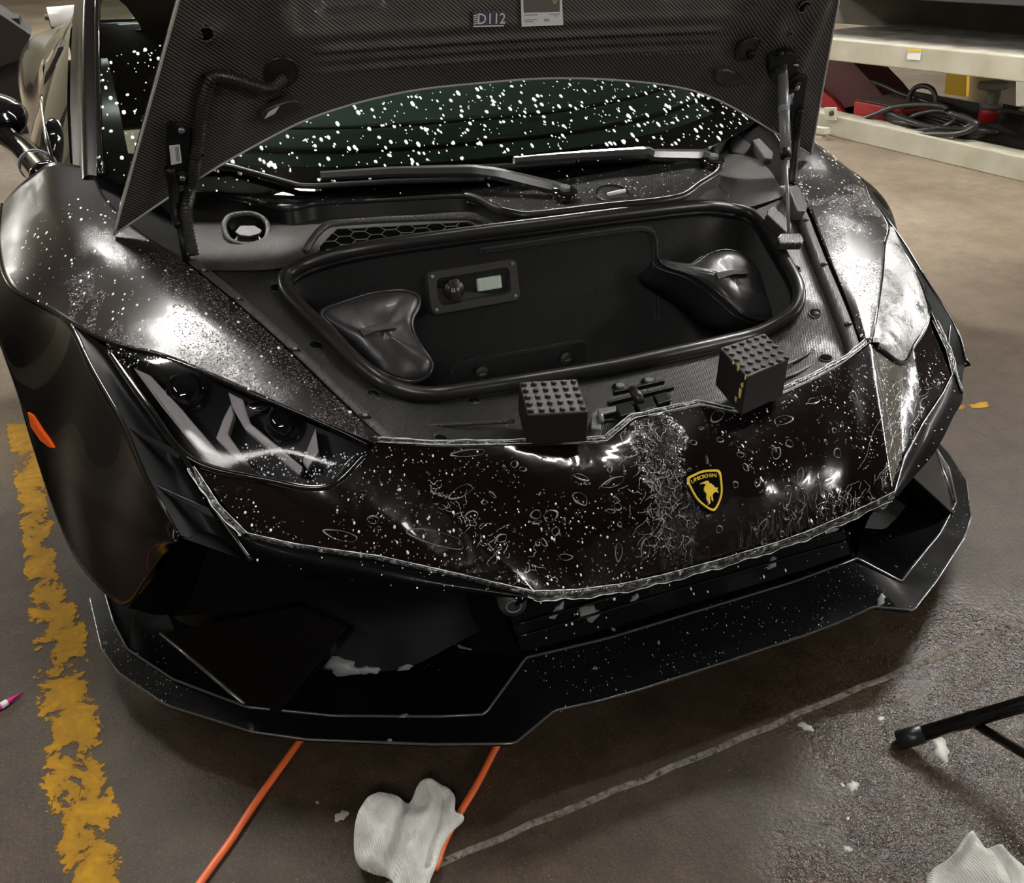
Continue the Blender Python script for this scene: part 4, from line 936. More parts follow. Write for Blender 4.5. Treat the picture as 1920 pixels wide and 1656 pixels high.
# ---- pillars, roof, doors, rear body (mostly hidden by the hood)
roofF = [gl(x, 1.15) for x in xs]
rowR = [roofF, [np.array([p[0]*.97, 2.55, 1.165-.06*(p[0]/.8)**2]) for p in roofF], [np.array([p[0]*.9, 3.1, 1.10-.09*(p[0]/.8)**2]) for p in roofF], [np.array([p[0]*.8, 3.9, .93-.08*(p[0]/.8)**2]) for p in roofF], [np.array([p[0]*.8, 4.6, .82-.05*(p[0]/.8)**2]) for p in roofF]]
v, f = loft(rowR, 41, 30, lin_c=True, lin_r=False); build('roof', v, f, M_PAINTDRY, car)
for sg in (-1, 1):
    g = np.array([sg, 1, 1])
    inn_ = [gl(.9, s) for s in np.linspace(0, 1.15, 8)]+[np.array(q) for q in ((.78, 2.6, 1.12), (.72, 3.1, 1.07))]
    out_ = [p+np.array([.05, .0, -.018]) for p in inn_]; out2 = [p+np.array([.075, .0, -.05]) for p in inn_]
    v, f = loft([[p*g for p in inn_], [(a*.5+b*.5+np.array([0.005, 0, .014]))*g for a, b in zip(inn_, out_)], [p*g for p in out_], [p*g for p in out2]], 40, 14, lin_r=False); build('pillar', v, f, M_PAINTDRY, car)
    # side window
    lowr = [np.array(q) for q in ((.99, 1.38, .80), (1.01, 1.7, .84), (1.02, 2.1, .87), (1.0, 2.6, .90), (.93, 3.1, .95))]
    upr = [np.array(q) for q in ((.965, 1.36, .81), (.945, 1.65, .925), (.905, 2.05, 1.05), (.86, 2.6, 1.08), (.8, 3.1, 1.04))]
    v, f = loft([[p*g for p in upr], [p*g for p in lowr]], 40, 10); build('side_window', v, f, M_SIDEGLASS, car)
    # door
    dl = [[(.99, 1.38, .80), (1.01, 1.7, .84), (1.02, 2.1, .87), (1.0, 2.6, .90)], [(1.10, 1.5, .72), (1.09, 1.8, .72), (1.08, 2.2, .72), (1.05, 2.6, .74)], [(1.07, 1.55, .45), (1.02, 1.9, .45), (.98, 2.3, .45), (.97, 2.6, .45)], [(1.09, 1.55, .18), (1.06, 1.9, .16), (1.06, 2.3, .16), (1.06, 2.6, .18)]]
    v, f = loft([[np.array(p)*g for p in r] for r in dl], 40, 24, lin_r=False); d_ = build('door', v, f, M_PAINTDRY, car); d_['label'] = 'glossy dark car door'
    v, f = tube([np.array(p)*g for p in dl[0]], .006, 6); build('window_trim', v, f, M_GLOSS, d_)
    # rear haunch with scoop
    hl = [[(.93, 2.75, .95), (.90, 3.2, .95), (.86, 3.7, .92), (.8, 4.4, .85)], [(1.03, 2.8, .87), (1.06, 3.2, .87), (1.08, 3.7, .85), (1.05, 4.4, .80)], [(1.06, 2.75, .70), (1.13, 3.1, .72), (1.15, 3.7, .74), (1.1, 4.5, .75)], [(1.05, 2.7, .2), (1.12, 3.0, .3), (1.13, 3.7, .5), (1.05, 4.6, .3)]]
    v, f = loft([[np.array(p)*g for p in r] for r in hl], 40, 30, lin_r=False); build('rear_haunch', v, f, M_PAINTDRY, car)
    v, f = loft([[np.array(p)*g for p in r] for r in ([(.93, 2.62, .99), (.88, 2.9, 1.02), (.82, 3.3, 1.0)], [(1.02, 2.66, .88), (1.0, 2.9, .92), (.93, 3.4, .94)])], 20, 6); build('air_scoop', v, f, M_GLOSS, car)
    # wheels
    for wy, wr, wx_ in ((1.2, .345, .93), (4.0, .36, .93)):
        c = np.array([wx_*sg, wy, wr]); v, f = disc(c-np.array([.14*sg, 0, 0]), (sg, 0, 0), wr, .28, 48, r2=wr*.97); w = build('wheel', v, f, M_RUBBER, car, angle=40)
        v, f = disc(c+np.array([.10*sg, 0, 0]), (sg, 0, 0), wr*.7, .045, 40); build('rim', v, f, M_BLACK, w)
        for k in range(5):
            a = 2*math.pi*k/5; d_ = np.array([0, math.cos(a), math.sin(a)]); v, f = boxm(c+np.array([.150*sg, 0, 0])+d_*wr*.34, (.02, .05, wr*.62), [[1, 0, 0], np.cross(d_, [1, 0, 0]), d_]); build('spoke', v, f, M_BLACK, w, smooth=False)
v, f = boxm((0, 4.62, .55), (1.9, .06, .55)); tail = build('rear_panel', v, f, M_PAINTDRY, car); modb(tail, .02)
v, f = boxm((0, 2.6, .14), (1.7, 3.6, .05)); build('underbody', v, f, M_VOID, car, smooth=False)
# mirror on a stalk at the left edge of the picture (and its twin)
for sg in (-1, 1):
    g = np.array([-sg, 1, 1])
    A = U((92, 338), z=.79)*g; B_ = U((45, 285), z=.805)*g; C_ = U((10, 255), z=.82)*g
    v, f = tube(cr([A, (A+B_)/2, B_, C_], 20), np.linspace(.042, .030, 20), 10); mr = build('mirror', v, f, M_GLOSS, car); mr['label'] = 'black stalk mirror of the car'
    hc = U((-38, 225), z=.85)*g
    rows = []
    for k, (w_, h_, dy) in enumerate(((.03, .03, -.10), (.09, .055, -.08), (.115, .065, -.02), (.12, .068, .04), (.115, .064, .06))):
        rows.append([hc+np.array([w_*math.cos(t), dy, h_*math.sin(t)]) for t in np.linspace(0, 2*math.pi, 24, endpoint=False)])
    v = np.array(rows).reshape(-1, 3); f = gridf(5, 24, True)+[tuple(range(24)), tuple(range(96, 120))]; build('mirror_head', v, f, M_GLOSS, mr)
    v, f = ringm((A+B_)/2, B_-A, .038, .003, 24, 6); build('mirror_seam', v, f, M_STEEL, mr)
# ---- raised hood
def hood_y(x, z): return 1.0647-.5914*(z-1)-.153*x*x
ARCH = [(-.897, .765), (-.732, .857), (-.565, .937), (-.449, .980), (-.272, 1.012), (-.085, 1.02), (.085, 1.02), (.272, 1.005), (.449, .976), (.565, .937), (.732, .857), (.897, .772)]
arch = cr([(a, 0, b) for a, b in ARCH], 161)
HTOP = 1.50
def sstep(a, b, x): t = min(max((x-a)/(b-a), 0), 1); return t*t*(3-2*t)
def relief(x, z):
    """positive = towards the viewer, in metres"""
    ax = abs(x); h = 0.0
    # recessed centre field above z = 1.14, tilted, with rounded lower corners
    dz = z-1.138; dxx = .535-ax-.02*max(0, .05-dz)*20
    inn = sstep(0, .018, dz)*sstep(0, .03, dxx)
    h -= inn*.55*min(max(dz, 0), .14)
    # long ridges below the field
    m = 1-sstep(.44, .50, ax)
    for zc, am in ((1.118, .010), (1.096, .006), (1.074, .007)): h += am*m*math.exp(-((z-zc)/.006)**2)
    # side rails
    xr = .70+.16*(1.16-z); h += .010*math.exp(-((ax-xr)/.022)**2)*sstep(.80, .90, z)
    h += .006*math.exp(-((ax-(xr-.09))/.02)**2)*sstep(.9, 1.0, z)
    # bowl around the grommets
    h -= .010*math.exp(-(((ax-.54)/.05)**2+((z-1.08)/.04)**2))
    h += .012*math.exp(-(((ax-.66)/.035)**2+((z-1.165)/.022)**2))
    # slot in the centre field
    if z > 1.12:
        q = max(abs(ax-.385)-.05, 0)/.018; w = (z-1.19)/.016; h -= .012*(1-sstep(.8, 1.3, math.hypot(q, w)))
    # rim flange
    return h
rows = []; NVH = 130
tops_ = np.array([[s*.60, 0, HTOP] for s in np.linspace(-1, 1, 161)])
edge_fac = []
for t in np.linspace(0, 1, NVH):
    tt = t**1.0; row = []
    for k in range(161):
        p = arch[k]*(1-tt)+tops_[k]*tt
        if k in (0, 160): pass
        y = hood_y(p[0], p[2]); e = min(1.0, min(k, 160-k)/4.0, t*NVH/3.0)
        row.append(np.array([p[0], y, p[2]])+np.array([0, -.86, -.51])*relief(p[0], p[2])*e)
    rows.append(row)
hv = np.array(rows).reshape(-1, 3); hf = gridf(NVH, 161)
hood = build('hood', hv, rev(hf), M_CARBON, car); hood['label'] = 'raised hood showing its carbon weave underside'
T_HOOD = bvh(hood)
# outer skin and bright rim
skin = []
for t in np.linspace(0, 1, 30): skin.append([np.array([p[0], hood_y(p[0], p[2])+  .012+.085*min(1.0, 8*t, 8*(1-abs(kk-20)/20)), p[2]+.008]) for kk, p in enumerate(arch[::4]*(1-t)+tops_[::4]*t)])
v, f = np.array(skin).reshape(-1, 3), gridf(30, 41); build('hood_skin', v, f, M_PAINTDRY, hood)
rim_ = [np.array([p[0], hood_y(p[0], p[2]), p[2]]) for p in arch]
ledge = [np.array([p[0], hood_y(p[0], p[2]), p[2]]) for p in (arch[0]*(1-t)+tops_[0]*t for t in np.linspace(0, 1, 40))]; redge = [q*MX for q in ledge]
redge = [np.array([p[0], hood_y(p[0], p[2]), p[2]]) for p in (arch[-1]*(1-t)+tops_[-1]*t for t in np.linspace(0, 1, 40))]
M_RIM = mat('pale_hood_rim', (0.45, 0.44, 0.42), .3, coat=.5)
def band(P, m, w=.012):
    P = np.array(P); v, f = loft([P, P+np.array([0, w, w*.64])], len(P), lin_c=True); return build('hood_edge', v, f, m, hood)
for P in (rim_, ledge, redge): band(P, M_PAINTDRY)
for P in (rim_, ledge, redge):
    v, f = tube(np.array(P), .0026, 6); build('hood_rim', v, f, M_RIM, hood)
HN = np.array([0, -.86, -.51])
def hp(p, lift=0.0):
    h, n = hit(p, T_HOOD); return h+HN*lift
# holes, grommets, plugs
for p, r in (((385, 63), .014), ((1507, 12), .014), ((1481, 62), .005)):
    c = hp(p); v, f = disc(c-HN*.012, HN, r, .0135, 20); build('hood_hole', v, f, M_VOID, hood)
    v, f = ringm(c+HN*.002, HN, r*1.05, .0022, 24, 6); build('hole_rim', v, f, M_CARBON, hood)
for p, r in (((525, 133), .034), ((1401, 90), .031)):
    c = hp(p); v, f = disc(c-HN*.006, HN, r, .012, 32, dome=.003); gmt = build('grommet', v, f, M_RUBBER, hood); v, f = ringm(c+HN*.005, HN, r*.98, .0035, 36, 8); build('grommet_rim', v, f, M_RUBBER, gmt)
    v, f = disc(c+HN*.004+np.array([.008 if p[0] > 900 else 0, 0, -.010]), HN, .010, .008, 16); build('grommet_core', v, f, M_BLACK, gmt)
for q in (((483, 218), (498, 200), (545, 183), (560, 185), (556, 195), (520, 216), (490, 226)), ((1338, 142), (1346, 128), (1366, 127), (1394, 146), (1398, 152), (1380, 156), (1350, 153))):
    c = hp(q[0]); pts = [UP(p, HN, c+HN*.006) for p in q]; v, f = prism(cr(pts, 24, closed=True), HN, .010, .012); o = build('hood_plug', v, f, M_PLASTIC, hood, angle=40); modb(o, .004, 2, 50)
q = [(496, 222), (503, 210), (524, 198), (515, 212)]; c = hp(q[0]); v, f = prism([UP(p, HN, c+HN*.018) for p in q], HN, .0015, .001); o = build('plug_tag', v, f, M_WHITE, hood, smooth=False)
# stickers
def sticker(pxs, name, m, lift=.006, label=None, th=.0006):
    c = hp(pxs[0], lift); n2 = np.cross(hp(pxs[1])-hp(pxs[0]), hp(pxs[-1])-hp(pxs[0])); n2 /= np.linalg.norm(n2); n2 = n2 if n2[1] < 0 else -n2
    P_ = [UP(p, n2, c) for p in pxs]; v, f = prism(P_, n2, th, 0.0); o = build(name, v, f, m, hood, smooth=False)
    if label: o['label'] = label
    return o, np.array(P_), n2
M_STK1 = mat('dark_sticker_print', (0.055, 0.055, 0.075), .5)
st, P_, n2 = sticker([(886, 22), (944, 21), (946, 49), (887, 52)], 'sticker', M_STK1, label='small dark sticker reading D112 on the hood underside')
exs = P_[1]-P_[0]; ezs = P_[0]-P_[3]; ctr = P_.mean(0)
t_ = text_mesh('D112', np.linalg.norm(ezs)*.96, M_WHITE, 'lettering', st, ctr+n2*.0012+exs*.09, exs, ezs, .0008)
for i in range(5):
    a = P_[0]+exs*.02-ezs*(.22+i*.13); v, f = prism([a, a+exs*.13+ezs*.06, a+exs*.13-ezs*.0, a-ezs*.06], n2, .0012, 0); build('sticker_stripe', v, f, M_WHITE, st, smooth=False)
a = P_[3]; v, f = prism([a+ezs*.05, a+exs+ezs*.05, a+exs+ezs*.12, a+ezs*.12], n2, .0011, 0); build('sticker_stripe', v, f, M_WHITE, st, smooth=False)
st, P_, n2 = sticker([(976, -8), (1053, -10), (1056, 47), (978, 50)], 'sticker', M_WHITE, label='white information sticker with a dark photo field on the hood underside')
exs = P_[1]-P_[0]; ezs = P_[0]-P_[3]
def sub(a, b, c, d, m, nm, l=.0010, col=None):
    q = [P_[3]+exs*x+ezs*y for x, y in ((a, b), (c, b), (c, d), (a, d))]; v, f = prism(q, n2, l, 0); return build(nm, v, f, m, st, smooth=False)
sub(.06, .45, .95, .97, mat('brown_photo_print', (0.13, 0.115, 0.105), .5), 'sticker_photo')
M_INK = mat('grey_print', (0.25, 0.25, 0.25), .6)
for a, b, c in ((.07, .36, .40), (.07, .20, .38), (.07, .14, .30), (.68, .36, .95), (.80, .30, .88), (.55, .20, .68), (.55, .15, .68)): sub(a, b, c, b+.03, M_INK, 'sticker_print')
def shield(c, ex_, ez_, w, k=.0):
    pts2 = [(-.5, .42), (-.25, .5), (0, .53), (.25, .5), (.5, .42), (.47, .1), (.38, -.18), (.2, -.42), (0, -.56), (-.2, -.42), (-.38, -.18), (-.47, .1)]
    return [c+ex_*w*(x*(1-k))+ez_*w*(y*(1-k)) for x, y in pts2]
exu = exs/np.linalg.norm(exs); ezu = ezs/np.linalg.norm(ezs)
v, f = prism(shield(P_[3]+exs*.82+ezs*.83, exu, ezu, np.linalg.norm(exs)*.14), n2, .0018, 0); build('sticker_crest', v, f, M_GOLD, st, smooth=False)
v, f = prism(shield(P_[3]+exs*.82+ezs*.83, exu, ezu, np.linalg.norm(exs)*.14, .25), n2, .0022, 0); build('sticker_crest', v, f, M_INK, st, smooth=False)
# corrugated conduit on the left side of the hood
cp = [hp((528, 140), .012), hp((500, 147), .03), hp((470, 141), .030), hp((425, 132), .020), hp((398, 133), .016), hp((386, 152), .016), hp((375, 195), .016), hp((368, 250), .016), hp((360, 300), .018), hp((354, 345), .020)]
cp += [U((350, 390), y=1.005), U((352, 430), y=.985), U((362, 478), y=.96)]
CP = cr(cp, 330); rad = np.array([.0128 if (i % 4) < 2 else .0108 for i in range(330)])
v, f = tube(CP, rad, 12); cond = build('cable_conduit', v, f, M_RUBBER, hood); cond['label'] = 'black corrugated cable conduit'
for k in (96, 190):
    v, f = ringm(CP[k], CP[k+1]-CP[k], .0145, .0028, 20, 6); build('cable_tie', v, f, M_BLACK, cond)
# hinges
for sg, plate, bolts, lab, arm in ((-1, [(313, 228), (345, 231), (356, 240), (352, 300), (346, 345), (322, 345), (312, 310)], [(338, 238), (340, 328)], [(317, 273), (337, 271), (341, 305), (321, 309)], [(318, 315), (325, 345), (330, 400), (338, 425)]),
                             (1, [(1478, 150), (1494, 138), (1513, 142), (1505, 200), (1500, 228), (1482, 228)], [(1491, 160)], [(1477, 180), (1487, 174), (1489, 176), (1478, 204)], [(1500, 205), (1494, 250), (1488, 320), (1486, 345)])):
    c = hp(plate[0], .012); v, f = prism([UP(p, HN, c) for p in plate], HN, .006, .004); hg = build('hinge', v, f, M_BLACK, hood, smooth=False); modb(hg, .002)
    hg['label'] = 'black hood hinge bracket'
    for p in bolts:
        bc = UP(p, HN, c+HN*.006); v, f = disc(bc, HN, .013, .005, 20); bt = build('bolt', v, f, M_BLACK, hg); v, f = disc(bc+HN*.005, HN, .0075, .007, 6, dome=.003); build('bolt_head', v, f, M_METAL, bt)
    v, f = prism([UP(p, HN, c+HN*.0065) for p in lab], HN, .0008, 0); lb = build('hinge_label', v, f, M_WHITE, hg, smooth=False)
    for k in range(3):
        la, lb2 = UP(lab[0], HN, c+HN*.0075), UP(lab[1], HN, c+HN*.0075); ld = UP(lab[3], HN, c+HN*.0075); u_ = lb2-la; w_ = ld-la
        v, f = prism([la+u_*(.55+.12*k)+w_*.1, la+u_*(.62+.12*k)+w_*.1, la+u_*(.62+.12*k)+w_*.85, la+u_*(.55+.12*k)+w_*.85], HN, .0004, 0); build('label_print', v, f, M_INK, lb, smooth=False)
    ap = [UP(arm[0], HN, c+HN*.008), UP(arm[1], HN, c+HN*.012)]+[U(p, y=ap_y) for p, ap_y in zip(arm[2:], (1.02, 1.0))]
    v, f = tube(cr(ap, 24), .011, 8); build('hinge_arm', v, f, M_BLACK, hg)
    e0 = ap[-1]; e1 = e0+np.array([.0, -.01, -.075]); v, f = tube([e0, e1], .008, 8); build('hinge_link', v, f, M_BLACK, hg)
# gas strut on the right
mt = [(1436, 105), (1446, 98), (1472, 88), (1490, 94), (1492, 128), (1478, 150), (1452, 152), (1440, 140)]
c = hp(mt[0], .010); v, f = prism([UP(p, HN, c) for p in mt], HN, .018, .004); mnt = build('strut_mount', v, f, M_BLACK, hood, smooth=False); modb(mnt, .004, 2)
for p in ((1462, 100), (1453, 132)):
    bc = UP(p, HN, c+HN*.018); v, f = disc(bc, HN, .008, .005, 12, dome=.003); build('mount_bolt', v, f, M_BLACK, mnt)
bc = UP((1487, 122), HN, c+HN*.016); v, f = disc(bc, (1, -.3, 0), .004, .012, 12); build('mount_bolt', v, f, M_METAL, mnt)
S0 = UP((1467, 126), HN, c+HN*.034); S1 = U((1479, 436), z=.702)
sd = (S1-S0)/np.linalg.norm(S1-S0); Ls = np.linalg.norm(S1-S0)
v, f = tube([S0+sd*.02, S0+sd*Ls*.55], .0125, 16); gs = build('gas_strut', v, f, M_STEEL, car); gs['label'] = 'grey gas strut holding the hood on the right'
v, f = tube([S0+sd*Ls*.55, S1], .0042, 10); build('strut_rod', v, f, M_STEEL, gs)
v, f = tube([S0-sd*.004, S0+sd*.035], .011, 12); build('strut_socket', v, f, M_PLASTIC, gs)
v, f = tube([S0+sd*Ls*.5, S0+sd*Ls*.555], .0132, 16); build('strut_collar', v, f, M_BLACK, gs)
for k in (.245, .255, .27): v, f = ringm(S0+sd*Ls*k, sd, .0128, .0011, 20, 6); build('strut_band', v, f, mat('pale_blue_band', (.45, .6, .7), .4) if 'pale_blue_band' not in MATS else MATS['pale_blue_band'], gs)
P_ = [S0+sd*Ls*.16, S0+sd*Ls*.22]

# ---- trunk latch in the centre of the front ledge
lt0 = U((1195, 760), z=.53)
latch_pl = [((1115, 790), (1125, 770), (1180, 755), (1262, 738), (1265, 750), (1240, 762), (1140, 790)), ((1100, 775), (1230, 735), (1262, 745), (1268, 760), (1160, 795), (1110, 800))]
def zblock(name, pxs, z, h, par, m, bev=.002, drop=.0):
    v, f = prism([U(p, z=z) for p in pxs], (0, 0, 1), 0.0, h); o = build(name, v, f, m, par, smooth=False); modb(o, bev, 2); return o
lat = zblock('hood_latch', [(1118, 788), (1150, 752), (1246, 728), (1262, 748), (1180, 786)], .520, .03, car, M_BLACK); lat['label'] = 'black hood latch mechanism at the trunk front edge'
zblock('latch_plate', [(1108, 802), (1110, 776), (1120, 766), (1158, 760), (1160, 768), (1130, 776), (1126, 804)], .532, .005, lat, M_STEEL)
zblock('latch_plate', [(1205, 775), (1248, 752), (1258, 750), (1262, 762), (1228, 782)], .532, .005, lat, M_STEEL)
for a_, b_ in (((1150, 738), (1245, 716)), ((1140, 757), (1262, 728))):
    A_, B_ = U(a_, z=.534), U(b_, z=.534); u_ = (B_-A_)/np.linalg.norm(B_-A_); w_ = np.array([-u_[1], u_[0], 0]); v, f = boxm((A_+B_)/2, (np.linalg.norm(B_-A_), .007, .010), [u_, w_, [0, 0, 1.0]]); o = build('latch_rail', v, f, M_BLACK, lat, smooth=False); modb(o, .0015)
for q in (((1155, 760), (1182, 753), (1192, 772), (1164, 780)), ((1190, 752), (1222, 744), (1232, 762), (1200, 771)), ((1225, 740), (1250, 734), (1258, 750), (1234, 757))): zblock('latch_block', q, .545, .022, lat, M_BLACK)
for p in ((1163, 727), (1217, 717)):
    h_, n_ = hit(p, T_TRAY); v, f = disc(h_-n_*.002, n_, .017, .005, 24); k_ = build('latch_bolt', v, f, M_BLACK, lat); v, f = disc(h_+n_*.003, n_, .010, .004, 6); build('bolt_head', v, f, M_STEEL, k_, smooth=False)
c = U((1195, 742), z=.552); v, f = tube([c+np.array([0, -.012, -.01]), c, c+np.array([.0, .022, .004])], [.010, .011, .008], 10); build('latch_lever', v, f, M_RUBBER, lat)
c = U((1128, 790), z=.536); v, f = tube([c, c+np.array([.012, .03, .004])], .0055, 10); build('latch_pin', v, f, M_STEEL, lat)
for p in ((1182, 785), (1215, 776)):
    c = U(p, z=.533); v, f = tube([c+np.array([-.010, 0, 0]), c+np.array([.010, .003, 0])], .004, 8); build('latch_pin', v, f, M_STEEL, lat)
# ---- badge
bc, bn = hit((1323, 920), T_NOSE)
h2, _ = hit((1352, 884), T_NOSE); h1, _ = hit((1288, 890), T_NOSE); h3, _ = hit((1350, 963), T_NOSE)
c = (np.array(bc)+bn*.001)
ez = (np.array([0, 0, 1.0])-bn[2]*bn); ez /= np.linalg.norm(ez); ex_ = np.cross(ez, bn); ex_ = ex_ if ex_[0] > 0 else -ex_
bw = .064
c = UP((1325, 920), bn, c)
def bsh(k): return cr(shield(c, ex_, ez, bw*1.08*(1-k)), 60, closed=True)
M_BADGE = mat('black_enamel', (0.004, 0.004, 0.005), .08, coat=1.0)
v, f = prism(bsh(-.10), bn, .003, .01); badge = build('badge', v, f, M_GLOSS, car, angle=40); badge['label'] = 'gold and black shield badge with a bull'
o_, i_ = bsh(0), bsh(.11); v = np.vstack([o_+bn*.002, o_+bn*.0055, i_+bn*.0055, i_+bn*.002]); f = gridf(4, 60, True); build('badge_border', v, f if True else f, M_GOLD, badge, angle=40)
v, f = prism(i_, bn, .0038, 0); build('badge_field', v, f, M_BADGE, badge, smooth=False)
name = 'LAMBORGHINI'
for i, chh in enumerate(name):
    u = (i-5)/5.0; o = c+ex_*bw*.40*u+ez*bw*(.395-.055*u*u); xd = ex_*1.0-ez*.22*u
    text_mesh(chh, .0098, M_GOLD, 'badge_letter', badge, o+bn*.0042, xd, ez, .0005)
bull = [(-.05, .25), (-.16, .24), (-.20, .20), (-.10, .21), (-.02, .17), (-.10, .10), (-.13, .0), (-.08, -.08), (-.12, -.2), (-.10, -.36), (-.14, -.40), (-.05, -.38), (-.03, -.22), (.02, -.16), (.02, -.30), (.06, -.34), (.08, -.18), (.14, -.12), (.24, -.10), (.30, -.16), (.28, -.06), (.33, .0), (.24, .02), (.20, .10), (.14, .17), (.08, .19), (.10, .24), (.02, .27)]
v, f = prism([c+ex_*bw*x*1.0+ez*bw*y for x, y in bull], bn, .0065, 0); o = build('badge_bull', v, f, M_GOLD, badge, smooth=False); modb(o, .0008, 2)
# parking sensors under the nose corners
for sg in (-1, 1):
    c = U((963, 1137), z=.35)*np.array([-sg, 1, 1]); n = np.array([.25*sg, -1, .0]); n /= np.linalg.norm(n)
    v, f = disc(c+n*-.05, n, .026, .05, 24, r2=.022); sn = build('parking_sensor', v, f, M_PLASTIC, car); v, f = ringm(c+n*.001, n, .0125, .0012, 28, 6); build('sensor_ring', v, f, M_STEEL, sn)
# ================================================================== THINGS IN AND AROUND THE CAR
# studded rubber blocks resting on the trunk ledge
def rubber_block(pxtop, zt, h, label, stain=False):
    P_ = np.array([U(p, z=zt) for p in pxtop]); c = P_.mean(0)
    t_ = thing('rubber_block', (c[0], c[1], zt-h), label, 'rubber block', 'studded rubber blocks on the trunk edge')
    v, f = prism(P_, (0, 0, 1), 0.0, h); b = build('block_body', v, f, M_RB, t_, smooth=False); modb(b, .003, 2)
    u, w = P_[1]-P_[0], P_[3]-P_[0]
    for i in range(6):
        for j in range(5):
            q = P_[0]+u*(i+.5)/6+w*(j+.5)/5
            v, f = disc(q-np.array([0, 0, .001]), (0, 0, 1), .0055, .0035, 10, dome=.001); build('stud', v, f, M_RB, t_)
    if stain:
        for p0, sz in (((1388, 738), .011), ((1392, 722), .008), ((1380, 748), .006), ((1384, 690), .007), ((1398, 708), .005), ((1375, 680), .004)):
            h_, n_ = hit(p0, bvh(b))
            if h_ is None: continue
            k = 9; ax1 = np.cross(n_, [0, 0, 1.0]); ax1 /= np.linalg.norm(ax1)+1e-9; ax2 = np.cross(n_, ax1)
            out = [h_+sz*(random.uniform(.5, 1.2)*math.cos(2*math.pi*i/k)*ax1*.7+random.uniform(.5, 1.4)*math.sin(2*math.pi*i/k)*ax2) for i in range(k)]
            v, f = prism(out, n_, .001, .0005); build('paint_chip', v, f, mat('yellow_paint_chip', (.75, .58, .18), .5) if 'yellow_paint_chip' not in MATS else MATS['yellow_paint_chip'], t_, smooth=False)
    return t_
M_RB = mat('dark_block_rubber', (0.010, 0.0095, 0.0085), .5, spec=0.3)
rubber_block([(972, 716), (1082, 710), (1103, 772), (988, 778)], .60, .062, 'black studded rubber block left of the hood latch, clean sided')
rubber_block([(1350, 652), (1434, 624), (1480, 672), (1400, 706)], .625, .082, 'black studded rubber block right of the hood latch with yellow stains', True)

# soft bags in the trunk corners
def bag(name, px_out, ytop, ybot, depth, label, patch, seam, dirv):
    P_ = cr([U(p, y=ytop+(ybot-ytop)*k) for p, k in px_out], 60, closed=True); c = P_.mean(0)
    dv = np.asarray(dirv, float)/np.linalg.norm(dirv)
    t_ = thing(name, tuple(c+dv*depth*.5), label, 'bag', 'soft black bags in the trunk')
    rings = []
    n_ = -dv
    for k, up in ((0.0, .020), (.2, .0198), (.4, .019), (.6, .0165), (.78, .012), (.9, .007), (1.0, 0.0)):
        q_ = c+(P_-c)*max(k, .02); rings.append(q_+n_*(up+.006*k*(1-k)*4*(np.sin(q_[:, 0]*38+q_[:, 2]*22)*np.sin(q_[:, 2]*45)))[:, None])
    rings += [c+(P_-c)*1.02+dv*.012, c+(P_-c)*1.0+dv*depth*.45+np.array([0, 0, -.012]), c+(P_-c)*.92+dv*depth]
    v = np.vstack(rings); f = gridf(len(rings), 60, True)+[tuple(range(60)), tuple(range((len(rings)-1)*60, len(rings)*60))]
    b = build('bag_body', v, f, M_NYLON, t_)
    v, f = tube(c+(P_-c)*1.015+dv*.002, .0045, 8, closed=True); build('piping', v, f, M_GLOSSN, t_)
    v, f = tube(c+(P_-c)*1.03+dv*.022, .0032, 8, closed=True); build('zip_line', v, f, M_RUBBER, t_)
    tb = bvh(b); pts = []
    for p in patch:
        h, n = hit(p, tb)
        if h is not None: pts.append((h, n))
    nn = np.mean([q[1] for q in pts], 0); v, f = prism([q[0]+nn*.003 for q in pts], nn, .003, .004); pa = build('leather_patch', v, f, mat('black_leather', (.03, .029, .029), .55) if 'black_leather' not in MATS else MATS['black_leather'], t_, smooth=False)
    a, b2 = pts[0][0], pts[len(pts)//2-1][0]
    for k in range(8):
        q = a+(b2-a)*(.14+.1*k); h = pts[-1][0]-a
        v, f = boxm(q+h*.5+nn*.0035, (.004, .006, .0012), [(b2-a)/np.linalg.norm(b2-a), h/np.linalg.norm(h), nn]); build('patch_stitch', v, f, M_BLACK, pa, smooth=False)
    return t_
M_GLOSSN = mat('piping_vinyl', (0.02, 0.02, 0.02), .25)
bag('storage_bag', [((602, 588), .2), ((640, 570), .1), ((700, 552), 0), ((755, 547), 0), ((782, 556), 0), ((784, 575), .1), ((772, 600), .3), ((775, 625), .5), ((792, 655), .7), ((808, 680), .9), ((802, 702), 1.0), ((770, 715), 1.0), ((720, 700), .9), ((670, 660), .6), ((630, 618), .4)], .80, .66, .10, 'black nylon bag in the trunk corner left of the socket panel', [(672, 620), (700, 611), (740, 607), (742, 617), (705, 622), (680, 632)], None, (.25, .9, -.35))
bag('storage_bag', [((1238, 488), .1), ((1262, 493), .15), ((1300, 497), .2), ((1330, 478), .05), ((1365, 470), 0), ((1400, 485), .05), ((1430, 530), .3), ((1452, 575), .6), ((1450, 592), .8), ((1430, 598), .9), ((1395, 588), .9), ((1350, 550), .6), ((1300, 515), .4), ((1255, 500), .2)], .82, .64, .12, 'black nylon bag in the trunk corner farther from the socket panel', [(1340, 514), (1370, 508), (1398, 507), (1401, 516), (1372, 517), (1345, 526)], None, (-.35, .75, -.55))

